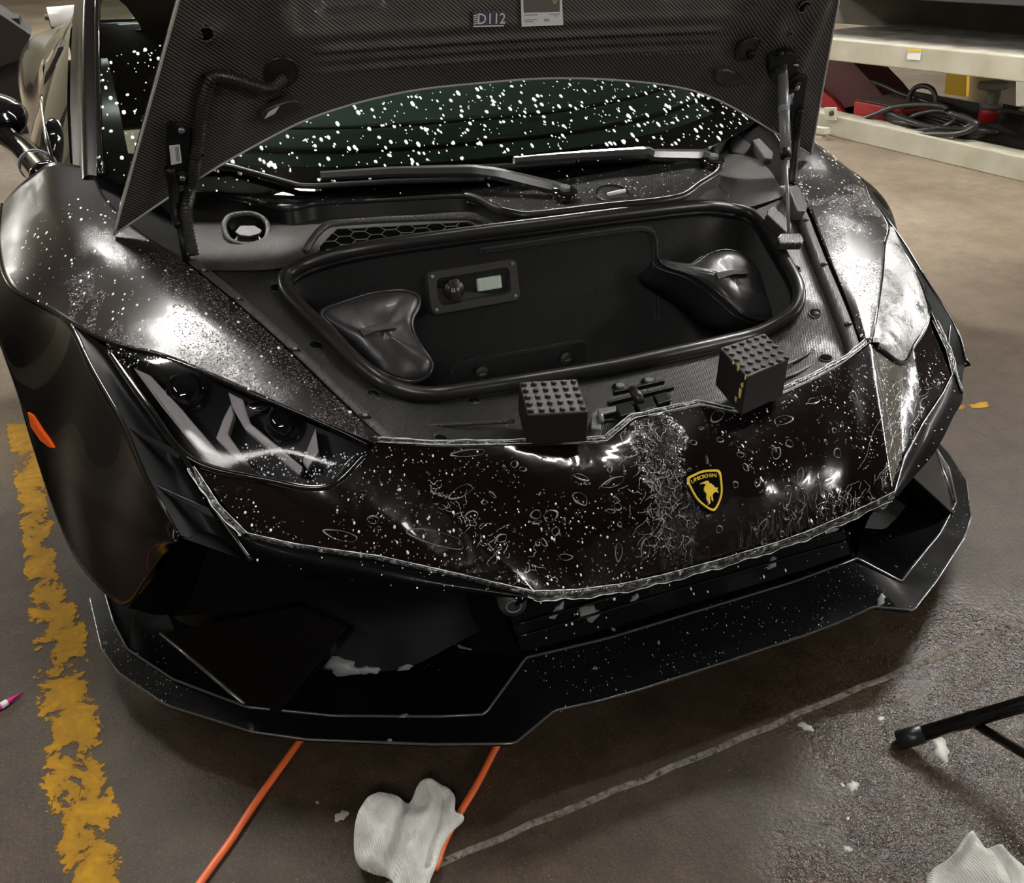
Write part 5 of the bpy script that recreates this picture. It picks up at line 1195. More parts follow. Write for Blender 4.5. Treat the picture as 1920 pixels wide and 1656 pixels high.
# ---- white towels on the floor
def towel_mat():
    m = mat('white_microfibre', (0.62, 0.62, 0.58), .95); t = NT(m); v = t.coord('Object')
    w = t.n('ShaderNodeTexWave'); w.inputs['Scale'].default_value = 90.0; w.inputs['Distortion'].default_value = 1.5; t.l(v, w.inputs['Vector'])
    n_ = t.noise(v, 18.0, 4); t.l(t.mix(t.ramp(n_, [(0.35, 0.0), (0.65, 1.0)]), (0.52, 0.52, 0.48), (0.80, 0.80, 0.76)), t.b.inputs['Base Color'])
    t.b.inputs['Sheen Weight'].default_value = .4
    p = t.bump(w.outputs['Fac'], .5, .003); t.bump(t.noise(v, 160.0, 2), .6, .003, p); return m
M_TOWEL = towel_mat()
def seg_d(q, L):
    best = 9.0
    for a_, b_ in zip(L[:-1], L[1:]):
        d_ = b_[:2]-a_[:2]; t = min(max(np.dot(q[:2]-a_[:2], d_)/np.dot(d_, d_), 0), 1); best = min(best, np.linalg.norm(q[:2]-a_[:2]-d_*t))
    return best
def towel(outline, hts, label, seed, hs=.05, ridges=()):
    """crumpled cloth: closed outline on the floor (px), ridge height field"""
    rg = np.random.default_rng(seed)
    P_ = cr([U(p, z=.004) for p in outline], 96, closed=True); c = P_.mean(0)
    folds = [(U(p, z=0), r, h) for p, r, h in hts]
    rid = [([U(p, z=0) for p in L], w, h) for L, w, h in ridges]
    rings = []
    for k in np.linspace(1.0, 0.03, 26):
        ring = c+(P_-c)*k
        for i in range(96):
            q = ring[i]; z = .004
            e = min(1.0, (1-k)/.16); e = math.sqrt(max(0, 1-(1-e)**2))
            z += e*(hs*.42)
            for fc, r, h in folds: z += e*h*math.exp(-((q[0]-fc[0])**2+(q[1]-fc[1])**2)/(r*r))
            z += e*(.010*(1-abs(math.sin(q[0]*26+1.6*math.sin(q[1]*21+seed)))**.6)+.012*(1-abs(math.sin((q[1]-q[0]*.5)*19+1.2*math.sin(q[0]*23+seed*2)))**.6)+.004*math.sin(q[0]*90+q[1]*60))
            for L, w, h in rid: z += e*h*math.exp(-(seg_d(q, L)/w)**2)
            q[2] = max(z, .003)
        rings.append(ring)
    v = np.vstack(rings); f = gridf(26, 96, True)+[tuple(range(25*96, 26*96)), tuple(reversed(range(96)))]
    o = build('towel', v, rev(f), M_TOWEL, None, loc=(c[0], c[1], 0)); setp(o, label, 'towel', 'white cloths on the floor')
    sb = o.modifiers.new('smooth', 'SUBSURF'); sb.levels = 1; sb.render_levels = 1
    return o
towel([(662, 1606), (668, 1560), (690, 1525), (720, 1512), (765, 1512), (790, 1490), (830, 1486), (856, 1500), (858, 1535), (876, 1543), (850, 1566), (832, 1600), (815, 1650), (790, 1700), (740, 1705), (735, 1660), (700, 1652), (668, 1636)], [((715, 1560), .06, .03), ((690, 1610), .04, .015)], 'crumpled white towel lying on the floor over the orange cord', 3, .05, [([(770, 1505), (757, 1560), (742, 1610), (735, 1660)], .010, -.022), ([(800, 1492), (812, 1540), (790, 1600), (765, 1660)], .018, .022), ([(815, 1500), (845, 1522), (872, 1543)], .010, .008), ([(690, 1535), (678, 1600)], .012, .015), ([(835, 1520), (815, 1580), (800, 1640)], .008, -.02), ([(700, 1640), (735, 1590)], .008, .012)])
towel([(1728, 1665), (1742, 1640), (1770, 1632), (1790, 1606), (1815, 1600), (1835, 1622), (1870, 1622), (1920, 1648), (1960, 1720), (1850, 1780), (1760, 1740)], [((1805, 1630), .04, .03), ((1860, 1660), .06, .03)], 'white towel on the floor at the bottom right corner', 5, .04, [([(1775, 1640), (1800, 1612)], .010, .02), ([(1820, 1625), (1870, 1660), (1900, 1700)], .010, -.02)])

# ---- orange straps running out from under the car
M_CORD = mat('orange_cord_sheath', (0.75, 0.14, 0.035), .4)
def cord(pxs, label, r=.0068):
    P_ = [U(p, z=r) for p in pxs]; v, f = tube(cr(P_, 60), r, 8); o = build('orange_cord', v, f, M_CORD, None, loc=tuple(np.array(P_).mean(0)*np.array([1, 1, 0]))); setp(o, label, 'cord', 'orange cords under the car')
cord([(640, 1270), (600, 1340), (560, 1393), (490, 1490), (430, 1580), (378, 1652), (340, 1710)], 'orange cord running out from under the left of the splitter')
cord([(985, 1300), (960, 1350), (930, 1402), (895, 1470), (865, 1520), (835, 1575), (815, 1630)], 'orange cord passing under the crumpled white towel')
# ---- folding stand leg at the right edge
M_ALU = mat('black_painted_tube', (0.008, 0.008, 0.009), .25, coat=.4)
A = U((1702, 1384), z=.02); Bq = U((1825, 1356), z=.075); Cq = U((1990, 1300), z=.17)
st = thing('light_stand', tuple(A*np.array([1, 1, 0])), 'black folding stand with spread legs at the right edge of the floor', 'stand')
far = A+(Cq-A)*2.4
v, f = tube([A, far], .0145, 12); build('leg', v, f, M_ALU, st)
v, f = tube([A-(Cq-A)/np.linalg.norm(Cq-A)*.018, A+(Cq-A)/np.linalg.norm(Cq-A)*.03], .018, 12); build('rubber_foot', v, f, M_RUBBER, st)
Dq = U((1940, 1425), z=.10); v, f = tube([Bq, Bq+(Dq-Bq)*2.2], .009, 10); build('brace', v, f, M_ALU, st)
for q in (A+np.array([0, -.005, .015]), Bq+np.array([0, -.004, .014])): v, f = disc(q, (0, -.6, .8), .0035, .003, 10); build('rivet', v, f, M_METAL, st)
apex = far; v, f = tube([apex+np.array([0, 0, -.45]), apex+np.array([0, 0, 1.1])], .014, 12); build('pole', v, f, M_ALU, st)
for ang in (1.2, 3.6):
    e = np.array([apex[0]+.62*math.cos(ang), apex[1]+.62*math.sin(ang), .02]); v, f = tube([apex, e], .0145, 12); build('leg', v, f, M_ALU, st)
# ---- pink pen-like thing at the left edge
A = U((44, 1298), z=.006); Bq = U((-60, 1362), z=.006); v, f = tube([A, A+(Bq-A)*.35, Bq], [.0015, .006, .007], 10)
t_ = thing('marker_pen', tuple((A+Bq)/2*np.array([1, 1, 0])), 'pink stick lying on the floor left of the yellow stripe', 'pen'); build('barrel', v, f, mat('magenta_plastic', (.75, .03, .25), .35), t_)
v, f = tube([A+(Bq-A)*.30, A+(Bq-A)*.42], .0068, 10); build('ring', v, f, M_WHITE, t_)

# ================================================================== BACKGROUND
M_CREAMST = wall_mat('cream_painted_steel', (0.36, 0.34, 0.26), (0.46, 0.44, 0.35), 6.0)
M_DECK = wall_mat('scuffed_white_deck', (0.50, 0.48, 0.42), (0.22, 0.19, 0.16), 7.0)
M_DKST = mat('dark_steel', (0.03, 0.03, 0.03), .5); M_RED = mat('red_paint', (0.32, 0.012, 0.015), .4, coat=.3); M_MAROON = mat('maroon_paint', (0.07, 0.008, 0.01), .5)
M_YEL = mat('yellow_plastic', (0.70, 0.42, 0.015), .5)
def line3(p, q, x=3.75): return U(p, x=x), U(q, x=x)
lift = thing('parking_lift', (4.4, 4.0, 0), 'cream steel vehicle lift with stacked decks behind the car', 'vehicle lift')
def beam(a, b, h, depth, name, m, par, zoff=0.0):
    """box beam between two points a,b (front upper edge), height h down, depth away in +x"""
    a, b = np.array(a, float), np.array(b, float); d = (b-a); dx = np.array([-d[1], d[0], 0.0]); dx /= np.linalg.norm(dx); dx = dx if dx[0] > 0 else -dx
    v, f = prism([a, b, b+dx*depth, a+dx*depth], (0, 0, 1), 0.0, h); o = build(name, v, f, m, par, smooth=False); modb(o, .006, 2); return o
# base rail on the floor: bottom edge px (1545,250)->(1920,340)
g0, g1 = U((1545, 252), z=0), U((1920, 342), z=0); gdir = (g1-g0)/np.linalg.norm(g1-g0)
r0, r1 = g0-gdir*1.2, g1+gdir*1.6
nx = np.array([-gdir[1], gdir[0], 0]); nx = nx if nx[0] > 0 else -nx
beam(r0+np.array([0, 0, .13]), r1+np.array([0, 0, .13]), .13, .16, 'base_rail', M_CREAMST, lift)
beam(r0+nx*.75+np.array([0, 0, .20]), r1+nx*.75+np.array([0, 0, .20]), .20, .14, 'base_rail', M_DKST, lift)
def on_rail(p, off=0.0):
    n = nx; return UP(p, n, g0+nx*off)
# deck side beam: top edge (1545,72)->(1920,107), bottom (1545,110)->(1920,152)
def lift_deck(pt0, pt1, pb0, depth, off, name, mside, mtop, extra=1.5):
    a, b, c = on_rail(pt0, off), on_rail(pt1, off), on_rail(pb0, off); a2 = a-(b-a)*.35; b2 = b+(b-a)*extra; h = a[2]-c[2]
    beam(a2, b2, h, .10, name, mside, lift)
    dz = np.array([0, 0, -.012]); v, f = prism([a2+dz+nx*.1, b2+dz+nx*.1, b2+dz+nx*depth, a2+dz+nx*depth], (0, 0, 1), 0.0, .04); build(name+'_plate', v, f, mtop, lift, smooth=False)
    return a2, b2, h
a2, b2, h = lift_deck((1545, 72), (1920, 107), (1545, 112), 1.15, 0.0, 'deck_beam', M_CREAMST, M_DECK)
# raised inner kerb of the deck and far dark beam
ext = (a2-b2)/np.linalg.norm(a2-b2)*2.2; k0, k1 = a2+ext+nx*1.15+np.array([0, 0, .20]), b2+nx*1.15+np.array([0, 0, .20]); beam(k0, k1, .22, .12, 'deck_kerb', wall_mat('dark_olive_steel', (.07, .065, .05), (.10, .09, .07), 4.0), lift)
beam(a2+ext+nx*1.2+np.array([0, 0, .27]), b2+nx*1.2+np.array([0, 0, .27]), .05, .9, 'deck_kerb_top', M_DECK, lift)
# upper dark deck along the very top
u0, u1 = on_rail((1560, -12), .2), on_rail((1920, 8), .2); beam(u0-(u1-u0)*.6+np.array([0, 0, .12]), u1+(u1-u0)*1.5+np.array([0, 0, .12]), .13, 1.1, 'upper_deck', M_DKST, lift)
yb = [on_rail(p, 1.5) for p in ((1795, 12), (1855, 15), (1855, 30), (1795, 27))]; v, f = prism(yb, -nx, .02, 0); build('yellow_stop', v, f, M_YEL, lift, smooth=False)
# warning label on the deck beam
q = [on_rail(p, -.004) for p in ((1703, 92), (1727, 93), (1725, 113), (1701, 111))]; v, f = prism(q, -nx, .003, 0); lb = build('warning_label', v, f, M_WHITE, lift, smooth=False)
q = [on_rail(p, -.008) for p in ((1703, 92), (1727, 93), (1726.5, 98), (1702.5, 97))]; v, f = prism(q, -nx, .003, 0); build('label_header', v, f, M_YEL, lb, smooth=False)
# rear feet and yellow post under the deck
for px_, z0 in (((1800, 175), 0), ):
    b0 = U((1790, 182), z=0); b0 = UP((1790, 178), nx, g0+nx*1.55); 
# slanted maroon support plate on the left of the lift
q = [on_rail(p, .55) for p in ((1535, 100), (1598, 116), (1640, 160), (1660, 185), (1530, 215))]; v, f = prism(q, nx, .30, 0.0); sp = build('support_plate', v, f, M_MAROON, lift, smooth=False)
q = [on_rail(p, .50) for p in ((1528, 160), (1560, 185), (1580, 210), (1525, 225))]; v, f = prism(q, nx, .04, 0.0); build('support_gusset', v, f, M_RED, lift, smooth=False)
q = [on_rail(p, -.02) for p in ((1550, 201), (1570, 201), (1570, 226), (1552, 224))]; v, f = prism(q, -nx, .03, 0.0); br = build('rail_bracket', v, f, M_CREAMST, lift, smooth=False); modb(br, .004)
c = on_rail((1560, 212), -.055); v, f = disc(c, -nx, .018, .012, 16); build('bracket_bolt', v, f, M_DKST, lift)
for px_ in ((1535, 235), (1528, 250)):
    q = [on_rail((px_[0]+dx_, px_[1]+dy_), -.08) for dx_, dy_ in ((-12, 0), (22, 4), (22, 16), (-12, 12))]; v, f = prism(q, -nx, .05, .0); o = build('rail_foot', v, f, M_CREAMST, lift, smooth=False); modb(o, .004)
# red charger box with cables on the base rail
bx_ = [on_rail(p, .18) for p in ((1602, 189), (1690, 206), (1687, 238), (1598, 226))]
c = np.mean(bx_, 0); rb = thing('power_unit', (c[0]+.15, c[1], min(q[2] for q in bx_)), 'red metal power unit with black cables on the lift rail', 'power unit')
v, f = prism(bx_, nx, .42, 0.0); o = build('case', v, f, M_RED, rb, smooth=False); modb(o, .006)
tp = [bx_[0]+np.array([0, 0, .003]), bx_[1]+np.array([0, 0, .003])]; v, f = prism([tp[0]+nx*.02, tp[1]+nx*.02, tp[1]+nx*.40, tp[0]+nx*.40], (0, 0, 1), .006, 0); build('lid', v, f, mat('brown_lid', (.12, .085, .07), .5), rb, smooth=False)
def rail_cable(pxs, off, r, par, name='cable', m=M_RUBBER):
    P_ = [on_rail(p, off) for p in pxs]; v, f = tube(cr(P_, 60), r, 8); return build(name, v, f, m, par)
rail_cable([(1704, 198), (1706, 180), (1716, 165), (1732, 161), (1748, 168), (1755, 185), (1754, 198)], .30, .016, rb, 'handle')
for pts, off in (([(1635, 152), (1660, 162), (1690, 176), (1720, 185), (1750, 195)], .35), ([(1605, 230), (1640, 215), (1680, 200), (1730, 196), (1770, 200), (1775, 206)], .12), ([(1690, 215), (1720, 235), (1760, 240), (1790, 225), (1770, 208), (1730, 212), (1705, 225), (1735, 245), (1790, 245), (1825, 230), (1800, 215)], .14), ([(1780, 212), (1820, 225), (1832, 235), (1800, 250), (1740, 252), (1660, 262), (1600, 278), (1540, 285)], .04), ([(1700, 240), (1740, 258), (1780, 262), (1820, 240), (1835, 228)], .1), ([(1598, 228), (1640, 240), (1700, 246), (1760, 240)], .1)):
    rail_cable(pts, off, .016, rb)
coil = [on_rail((1745, 228), .16)+np.array([0, 0, 0])]
for k in range(4):
    c = on_rail((1755, 236-k*3), .22); P_ = [c+gdir*(.34+.02*k)*math.cos(t)+nx*.12*math.sin(t)+np.array([0, 0, .012*math.sin(3*t+k)]) for t in np.linspace(0, 2*math.pi, 40, endpoint=False)]
    v, f = tube(P_, .017, 8, closed=True); build('cable_coil', v, f, M_RUBBER, rb)
# jack behind the rail and yellow folded sign
jb = on_rail((1850, 228), .6); jk = thing('screw_jack', (jb[0], jb[1], jb[2]), 'grey and red jack standing behind the lift rail', 'jack')
v, f = disc(jb, (0, 0, 1), .06, .09, 24); build('jack_base', v, f, M_RED, jk)
v, f = disc(jb+np.array([0, 0, .085]), (0, 0, 1), .07, .025, 24); build('jack_collar', v, f, M_STEEL, jk)
v, f = disc(jb+np.array([0, 0, .105]), (0, 0, 1), .038, .12, 20); build('jack_screw', v, f, mat('grey_enamel', (.28, .28, .26), .5), jk)
v, f = boxm(jb+np.array([-.05, -.02, .225]), (.17, .10, .05)); o = build('jack_head', v, f, MATS['grey_enamel'], jk, smooth=False); modb(o, .015)
v, f = tube([jb+np.array([.05, -.02, .10]), jb+np.array([.15, -.08, .085])], .012, 8); build('jack_handle', v, f, M_DKST, jk)
ys = [on_rail(p, 1.6) for p in ((1775, 120), (1813, 130), (1811, 182), (1770, 176))]
c = np.mean(ys, 0); sgn = thing('yellow_sign', (c[0], c[1], min(q[2] for q in ys)), 'plain yellow board behind the lift deck', 'board'); v, f = prism(ys, nx, .04, 0.0); o = build('board', v, f, M_YEL, sgn, smooth=False); modb(o, .004)
pl = [on_rail(p, 1.8) for p in ((1815, 125), (1905, 140), (1905, 200), (1812, 192))]; c = np.mean(pl, 0); pd = thing('concrete_pad', (c[0], c[1], 0), 'pale concrete plinth behind the grey jack', 'plinth'); v, f = prism(pl, nx, .3, 0.0); build('plinth_block', v, f, wall_mat('pale_plinth', (.42, .39, .33), (.5, .47, .4), 3.0), pd, smooth=False)
# things far left behind the car: white film roll, dark ramp
A, Bq = U((92, 32), y=7.0), U((172, 25), y=7.0); rl = thing('film_roll', (((A+Bq)/2)[0], ((A+Bq)/2)[1], 0), 'white roll of film standing out from the far left wall', 'roll')
v, f = tube([A, Bq], .065, 24); build('roll_sheet', v, f, mat('white_film_roll', (.75, .75, .75), .3), rl); v, f = tube([A-(Bq-A)*.1, Bq+(Bq-A)*.1], .02, 12); build('roll_core', v, f, M_DKST, rl)
for pq in (A+(Bq-A)*.02, A+(Bq-A)*.98):
    v, f = tube([pq-np.array([0, 0, pq[2]]), pq], .015, 10); build('roll_post', v, f, M_DKST, rl)
q = [U(p, y=6.0) for p in ((-60, 0), (-10, 20), (58, 66), (40, 110), (-60, 150))]; c = np.mean(q, 0); rm = thing('dark_ramp', (c[0], c[1], 0), 'dark sloping panel at the far left beyond the mirror', 'ramp'); v, f = prism(q, (0, 1, 0), .5, 0); build('ramp_panel', v, f, mat('brown_dark_panel', (.016, .012, .010), .7, spec=.2), rm, smooth=False)
q = [q_*np.array([1, 1, 0])+np.array([0, .1, 0]) for q_ in (U((-60, 100), y=6.0), U((40, 100), y=6.0))]; v, f = boxm((q[0]+q[1])/2+np.array([0, .2, .35]), (.35, .3, .7)); build('ramp_post', v, f, MATS['brown_dark_panel'], rm, smooth=False)
# ================================================================== WATER, FOAM AND PAINTED GLINTS
def tri_sample(o, n, rg):
    me = o.data; me.calc_loop_triangles(); L = ORIG[o]
    co = np.empty(len(me.vertices)*3); me.vertices.foreach_get('co', co); co = co.reshape(-1, 3)+L
    tr = np.empty(len(me.loop_triangles)*3, int); me.loop_triangles.foreach_get('vertices', tr); tr = tr.reshape(-1, 3)
    a, b, c = co[tr[:, 0]], co[tr[:, 1]], co[tr[:, 2]]; nr = np.cross(b-a, c-a); ar = np.linalg.norm(nr, axis=1)+1e-12; nr /= ar[:, None]
    k = rg.choice(len(tr), n, p=ar/ar.sum()); u, w = rg.random(n), rg.random(n); s = u+w > 1; u[s] = 1-u[s]; w[s] = 1-w[s]
    return a[k]+(b[k]-a[k])*u[:, None]+(c[k]-a[k])*w[:, None], nr[k]
TV = [(math.cos(t), math.sin(t), 0.0) for t in np.linspace(0, 2*math.pi, 7)[:-1]]+[(.72*math.cos(t+.5), .72*math.sin(t+.5), .62) for t in np.linspace(0, 2*math.pi, 7)[:-1]]+[(0, 0, .9)]
TVA = np.array(TV); TFA = []
for i_ in range(6):
    j_ = (i_+1) % 6; TFA += [(i_, j_, 6+i_), (j_, 6+j_, 6+i_), (6+i_, 6+j_, 12)]
TFA = np.array(TFA)
def sink(P, N, r, name, m, parent, el=None, flat=.6, dirn=None, label=None):
    """domes at P with normals N, radii r as one mesh; el = elongation along the downhill direction"""
    n = len(P); N = np.where((N @ np.array([0, -.5, 1.0]))[:, None] < 0, -N, N)
    dn = np.tile(np.array([0, -.3, -1.0]) if dirn is None else np.asarray(dirn, float), (n, 1)); dn = dn-(dn*N).sum(1)[:, None]*N; dn /= np.linalg.norm(dn, axis=1)[:, None]+1e-9
    sd_ = np.cross(N, dn); el = np.ones(n) if el is None else el
    V = P[:, None, :]+r[:, None, None]*(TVA[None, :, 0:1]*(dn*el[:, None])[:, None, :]+TVA[None, :, 1:2]*sd_[:, None, :]+TVA[None, :, 2:3]*flat*N[:, None, :])-N[:, None, :]*.0004
    V = V.reshape(-1, 3); Fc = (TFA[None]+np.arange(n)[:, None, None]*13).reshape(-1, 3)
    # consistent outward winding
    L = V.mean(0); me = bpy.data.meshes.new(name)
    me.vertices.add(len(V)); me.vertices.foreach_set('co', (V-L).ravel()); me.loops.add(len(Fc)*3); me.loops.foreach_set('vertex_index', Fc.ravel().astype(np.int32))
    me.polygons.add(len(Fc)); me.polygons.foreach_set('loop_start', (np.arange(len(Fc))*3).astype(np.int32)); me.polygons.foreach_set('loop_total', np.full(len(Fc), 3, np.int32)); me.polygons.foreach_set('use_smooth', np.ones(len(Fc), bool))
    me.update(); me.validate(); me.materials.append(m)
    o = bpy.data.objects.new(name, me); COL.objects.link(o); o.parent = parent; o.location = tuple(L-origin_of(parent)); ORIG[o] = L; o['kind'] = 'stuff'
    if label: o['label'] = label
    return o
RG = np.random.default_rng(11)
def clumps(P, s, thr, seed=0):
    """cheap smooth random field to make the drops patchy"""
    v = np.zeros(len(P)); rr = np.random.default_rng(seed)
    for k in range(6):
        w = rr.normal(size=3)*s*(1+k*.6); v += np.sin(P @ w+rr.random()*6.28)/(1+k*.5)
    return v > thr
def beads(o, n, r0, r1, name='water_beads', m=None, el=(1, 1.3), mask=None, thr=None, seed=1, label=None, flat=.6, power=2.0, dirn=None, lift=0.0):
    P, N = tri_sample(o, n, RG); P = P+np.where((N @ np.array([0, -.5, 1.0]))[:, None] < 0, -N, N)*lift
    k = np.ones(n, bool)
    if thr is not None: k &= clumps(P, 14.0, thr, seed)
    if mask is not None: k &= mask(P, N)
    P, N = P[k], N[k]
    if not len(P): return
    r = r0+(r1-r0)*RG.random(len(P))**power; e = el[0]+(el[1]-el[0])*RG.random(len(P))
    return sink(P, N, r, name, m or M_BEAD, o, e, flat, dirn, label)
for i_, o in enumerate(tops):
    beads(o, 34000, .0005, .0017, thr=-.35, seed=3+i_, mask=lambda P, N: P[:, 1] < 1.02, lift=.0016)
    beads(o, 420, .0008, .0032, 'foam_glint_specks', M_FOAM, (1, 1.8), mask=lambda P, N: P[:, 1] < 1.25, power=3.0, lift=.0016)
beads(nose, 1700, .0007, .0026, 'foam_glint_specks', M_FOAM, (1, 1.7), thr=-.1, power=4.0)
beads(nose, 2600, .0008, .0024, thr=-.2)
beads(split, 15000, .0003, .0011, 'foam_glint_specks', M_FOAM, (1, 2.2), thr=-.1, mask=lambda P, N: (N[:, 2] > .2) | (N[:, 2] < -.2), power=5.0)  # white specks painted as glints on the wet splitter
beads(deck, 9000, .0003, .0011, 'foam_glint_specks', M_FOAM, (1, 2.2), thr=.0, power=5.0)  # painted glints again, on the splitter deck
for o in (frame_L, frame_R): beads(o, 700, .0005, .0020, 'foam_glint_specks', M_FOAM, (1, 1.6), mask=lambda P, N: P[:, 1] < .5, power=4.0)
beads(lower, 260, .0006, .0035, 'foam_glint_specks', M_FOAM, (1, 2.0), power=5.0)
beads(tray, 6000, .0005, .0014, thr=0.0)
beads(cowl, 900, .0006, .0018, thr=0.0)
beads(wtray, 900, .0007, .0026, 'foam_glint_specks', M_FOAM, (1, 1.6), power=3.0)
for o in sides: beads(o, 260, .0006, .0015, 'foam_glint_specks', M_FOAM, (1, 1.5), power=3.0, lift=.0)
P, N = tri_sample(wsc, 5200, RG); k = ((P[:, 1] < 1.75)); P, N = P[k], N[k]; r = .0014+.0042*RG.random(len(P))**1.9
k = RG.random(len(P)) < np.where(P[:, 0] > -.75, .54, .3)*np.where(P[:, 1] < 1.17, .3, 1.0); sink(P[k], N[k], r[k], 'foam_glint_specks', M_FOAM, wsc, 1.0+1.5*RG.random(k.sum()), .6, (0, -.9, -.3), 'white soap foam specks on the windscreen')
# white droplets on both lamp lenses, standing in for their sparkle
for o in [q for q in bpy.data.objects if q.name.startswith('lens') and q.name.split('.')[0] == 'lens']:
    beads(o, 1500, .0008, .0022, 'foam_glint_specks', M_FOAM, (1, 1.2), mask=lambda P, N: (P[:, 2] < .545) & (np.abs(P[:, 0]) < .76) & (RG.random(len(P)) < .75) | ((P[:, 1] > .70) & (RG.random(len(P)) < .35)), power=3.0)
# film bubbles: low rings of water trapped under the film (large ones that can be told apart)
def bubble(px, ra, rb, rot, m=None):
    h, n = hit(px, T_NOSE)
    if h is None: return None
    u = np.cross(n, [0, 0, 1.0]); u /= np.linalg.norm(u); w = np.cross(n, u); u, w = u*math.cos(rot)+w*math.sin(rot), -u*math.sin(rot)+w*math.cos(rot)
    T = np.linspace(0, 2*math.pi, 22, endpoint=False)
    P = np.array([h+u*ra*math.cos(t)*(1+.12*math.sin(3*t+ra*900))+w*rb*math.sin(t)*(1+.1*math.sin(2*t+rb*700)) for t in T]); Q = []
    for p in P:
        q = T_NOSE.find_nearest(Vector(tuple(p))); Q.append(np.array(q[0])+n*.0006)
    return tube(Q, np.array([.0002+.0013*max(0, math.sin(t+ra*900))**1.5+.0006*max(0, math.sin(2*t+rb*800)) for t in T]), 5, closed=True)
BUB = [((880, 850), .030, .006, 0), ((865, 922), .022, .009, .45), ((1005, 965), .009, .007, .2), ((1032, 968), .012, .010, .3), ((1088, 935), .014, .010, -.9), ((1150, 905), .024, .007, .1), ((1090, 895), .014, .005, -.6), ((1158, 950), .007, .006, 0), ((1250, 790), .012, .009, .2), ((1180, 850), .014, .009, .1), ((1468, 788), .020, .010, .1), ((1525, 752), .014, .006, .1), ((1480, 832), .008, .007, 0), ((1455, 850), .013, .008, .7), ((1500, 890), .014, .006, 1.0), ((1570, 850), .010, .008, .3), ((1600, 745), .013, .009, .8), ((1420, 905), .008, .005, .9), ((1475, 930), .022, .009, 1.1), ((885, 968), .010, .008, 0), ((1210, 1030), .018, .008, 1.3), ((1160, 1035), .016, .006, 1.4), ((1550, 905), .011, .007, .6), ((1300, 830), .006, .005, 0), ((1350, 825), .007, .005, 0), ((1345, 780), .022, .010, .1), ((1430, 985), .012, .006, .8), ((820, 1010), .05, .012, -.12), ((640, 1005), .03, .008, -.25), ((700, 975), .010, .006, 0), ((1060, 1045), .012, .005, -.2), ((980, 880), .006, .004, 0), ((1020, 860), .004, .003, 0), ((940, 1010), .010, .006, .2)]
rb_ = random.Random(5)
for _ in range(45): BUB.append(((rb_.uniform(900, 1620), rb_.uniform(800, 1060)), rb_.uniform(.002, .008), rb_.uniform(.002, .006), rb_.uniform(0, 3)))
parts_ = [q for q in (bubble(*b_) for b_ in BUB) if q is not None]
M_BUB = mat('bubble_rim', (0.20, 0.20, 0.20), .12, coat=1.0)
v, f = join(*parts_); o = build('film_bubbles', v, f, M_BUB, nose); o['kind'] = 'stuff'; o['label'] = 'water bubbles trapped under the film'
# pleats of the wet film: thin pale ridges, highlights put into the colour
def squiggle(px, ang, n, step, wob, rg):
    P = []; x, y = px; a_ = ang
    for k in range(n):
        h, nn_ = hit((x, y), T_NOSE)
        if h is None: break
        P.append(h+nn_*.0005); a_ += rg.gauss(0, wob); x += step*math.cos(a_); y += step*math.sin(a_)
    if len(P) < 4: return None
    return tube(cr(P, len(P)*2), np.array([.0002+.0007*abs(math.sin(k*.8+px[0]))*math.sin(math.pi*k/(2*len(P)-1)+.05)**.5 for k in range(len(P)*2)]), 5)
rs = random.Random(9); sq = []
for _ in range(130):
    y = rs.uniform(785, 1035); cx_ = 1205+(y-790)*.22; sq.append(squiggle((rs.gauss(cx_, 26), y), rs.choice((1.25, 1.6, 1.9, 2.3)), rs.randint(5, 9), 4.0, .5, rs))
for _ in range(38):
    x = rs.uniform(1470, 1665); y = 985-(x-1470)*.37+rs.uniform(-32, 6); sq.append(squiggle((x, y), rs.choice((-1.2, -1.5, -.9, 1.9)), rs.randint(5, 9), 4.0, .35, rs))
for _ in range(70):
    t = rs.random(); x = 1660+rs.uniform(0, 110)*(1-t*.75); y = 700+t*180; sq.append(squiggle((x, y), rs.choice((1.9, 1.6, 2.1)), rs.randint(5, 10), 4.0, .4, rs))
for _ in range(45):
    t = rs.random(); x = 800+200*t; y = 900+195*t; sq.append(squiggle((x+rs.gauss(0, 9), y+rs.gauss(0, 8)), rs.choice((.75, -.4, .9)), rs.randint(4, 9), 4.0, .6, rs))  # pale ridges draw the highlight along the left nose crease
for x, y, n_ in ((1000, 1070, 14), (985, 1062, 12), (1020, 1080, 10), (990, 1045, 10)): sq.append(squiggle((x, y), .3, n_, 4.0, .9, rs))
sq.append(squiggle((1691, 690), 1.5, 34, 5.0, .12, rs)); sq.append(squiggle((1636, 655), 1.42, 44, 5.5, .05, rs)); sq.append(squiggle((1640, 700), 1.42, 36, 5.5, .08, rs))
M_PLEAT = mat('film_pleat', (0.24, 0.245, 0.25), .15, coat=1.0)
v, f = join(*[q for q in sq if q is not None]); o = build('film_pleats_and_glints', v, f, M_PLEAT, nose); o['kind'] = 'stuff'; o['label'] = 'wet creases and painted glints in the protective film'
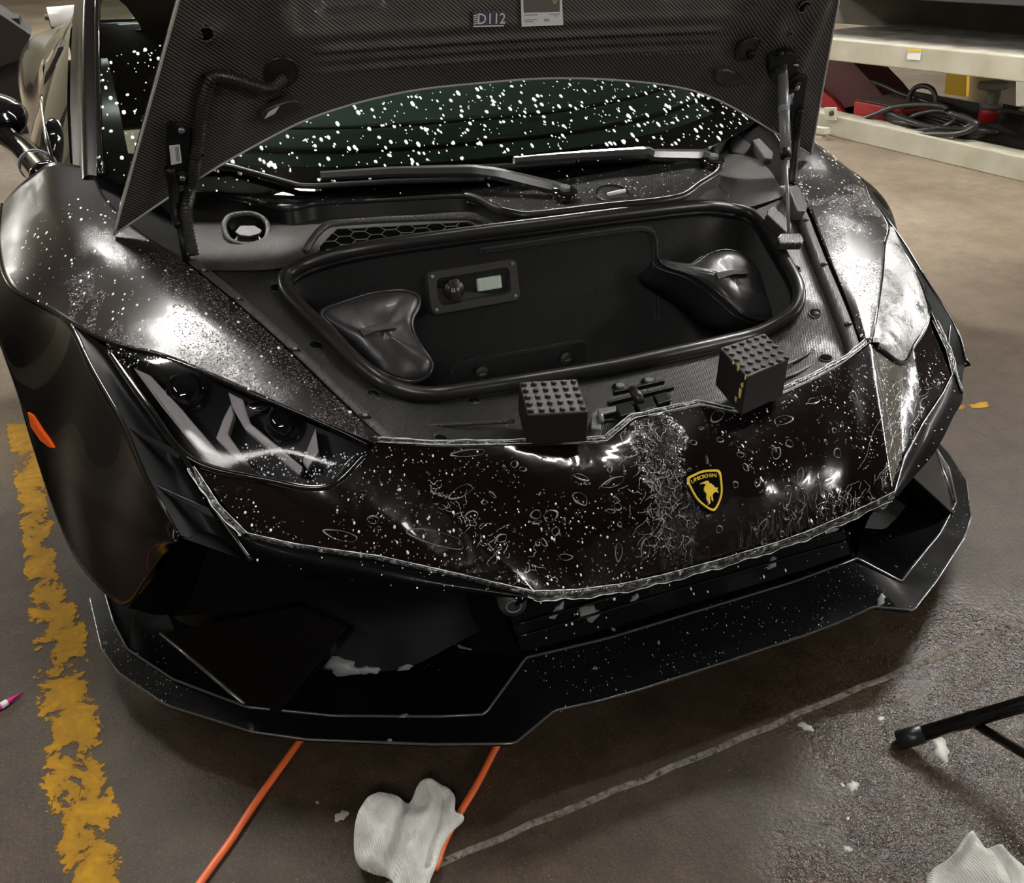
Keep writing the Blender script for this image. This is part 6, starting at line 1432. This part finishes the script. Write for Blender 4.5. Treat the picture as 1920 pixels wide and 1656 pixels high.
# foam blobs and pools
def blob(tree, px, r, el, rot, parent, name='foam_blob', m=None, h=.35):
    hh, n = hit(px, tree)
    if hh is None: return
    u = np.cross(n, [0, 0, 1.0]) if abs(n[2]) < .95 else np.array([1.0, 0, 0]); u -= n*np.dot(u, n); u /= np.linalg.norm(u); w = np.cross(n, u); u, w = u*math.cos(rot)+w*math.sin(rot), -u*math.sin(rot)+w*math.cos(rot)
    k = 18; T = np.linspace(0, 2*math.pi, k, endpoint=False); sd0 = rb_.uniform(0, 6)
    R_ = [1+.25*math.sin(2*t+sd0)+.18*math.sin(5*t+sd0*2) for t in T]; V = []
    for s_, z in ((1.0, -.05), (.85, .6), (.45, .95)): V += [hh+s_*r*q*(el*math.cos(t)*u+math.sin(t)*w)+n*r*h*z for t, q in zip(T, R_)]
    V.append(hh+n*r*h); f = gridf(3, k, True)+[(2*k+i, 2*k+(i+1) % k, 3*k) for i in range(k)]
    return build(name, V, f, m or M_FOAM, parent)
T_FLOOR = bvh(floor)
M_FOAMF = mat('thin_floor_foam', (0.42, 0.40, 0.37), .4)
for px, r, el in (((1511, 1363), .014, .7), ((1600, 1474), .009, 1.4), ((1580, 1472), .004, 1), ((1652, 1347), .006, 1), ((1765, 1405), .016, 1.6), ((640, 1530), .010, 1.2), ((595, 1505), .003, 1), ((1860, 1350), .006, 1), ((1590, 1535), .003, 1), ((1590, 1592), .006, 1.2)): 
    q = blob(T_FLOOR, px, r, el, 1.0, floor, 'foam_blob', M_FOAMF, .12)
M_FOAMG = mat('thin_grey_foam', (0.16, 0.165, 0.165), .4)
T_LOW = bvh(lower, deck, split)
for px, r, el, ro in (((1105, 1150), .018, 1.5, .2), ((1045, 1145), .010, 2.2, .6), ((1190, 1122), .008, 1.5, .3), ((1150, 1180), .005, 1, 0), ((1023, 1180), .004, 1, 0), ((1448, 1056), .010, 2, .3), ((1235, 1205), .004, 1, 0), ((1117, 1253), .004, 1, 0), ((758, 1342), .007, 1.3, 0), ((880, 1342), .005, 1.3, 0), ((730, 1390), .005, 1.4, 0), ((1652, 1125), .010, 2.0, .2), ((1680, 1062), .004, 1, 0), ((1560, 995), .009, 2, .3)):
    blob(T_LOW, px, r*.8, el, ro, car, 'foam_blob', M_FOAMG)
T_BK = bvh(*[q for q in bpy.data.objects if q.name.startswith('splitter_deck') or q.name.startswith('intake_duct')])
for px, r, el, ro in (((640, 1250), .022, 2.3, .05), ((690, 1257), .012, 2.4, 0), ((870, 1205), .016, 2.2, .5), ((760, 1252), .006, 4, .3)): blob(T_BK, px, r*.7, el, ro, car, 'foam_blob', M_FOAMG)
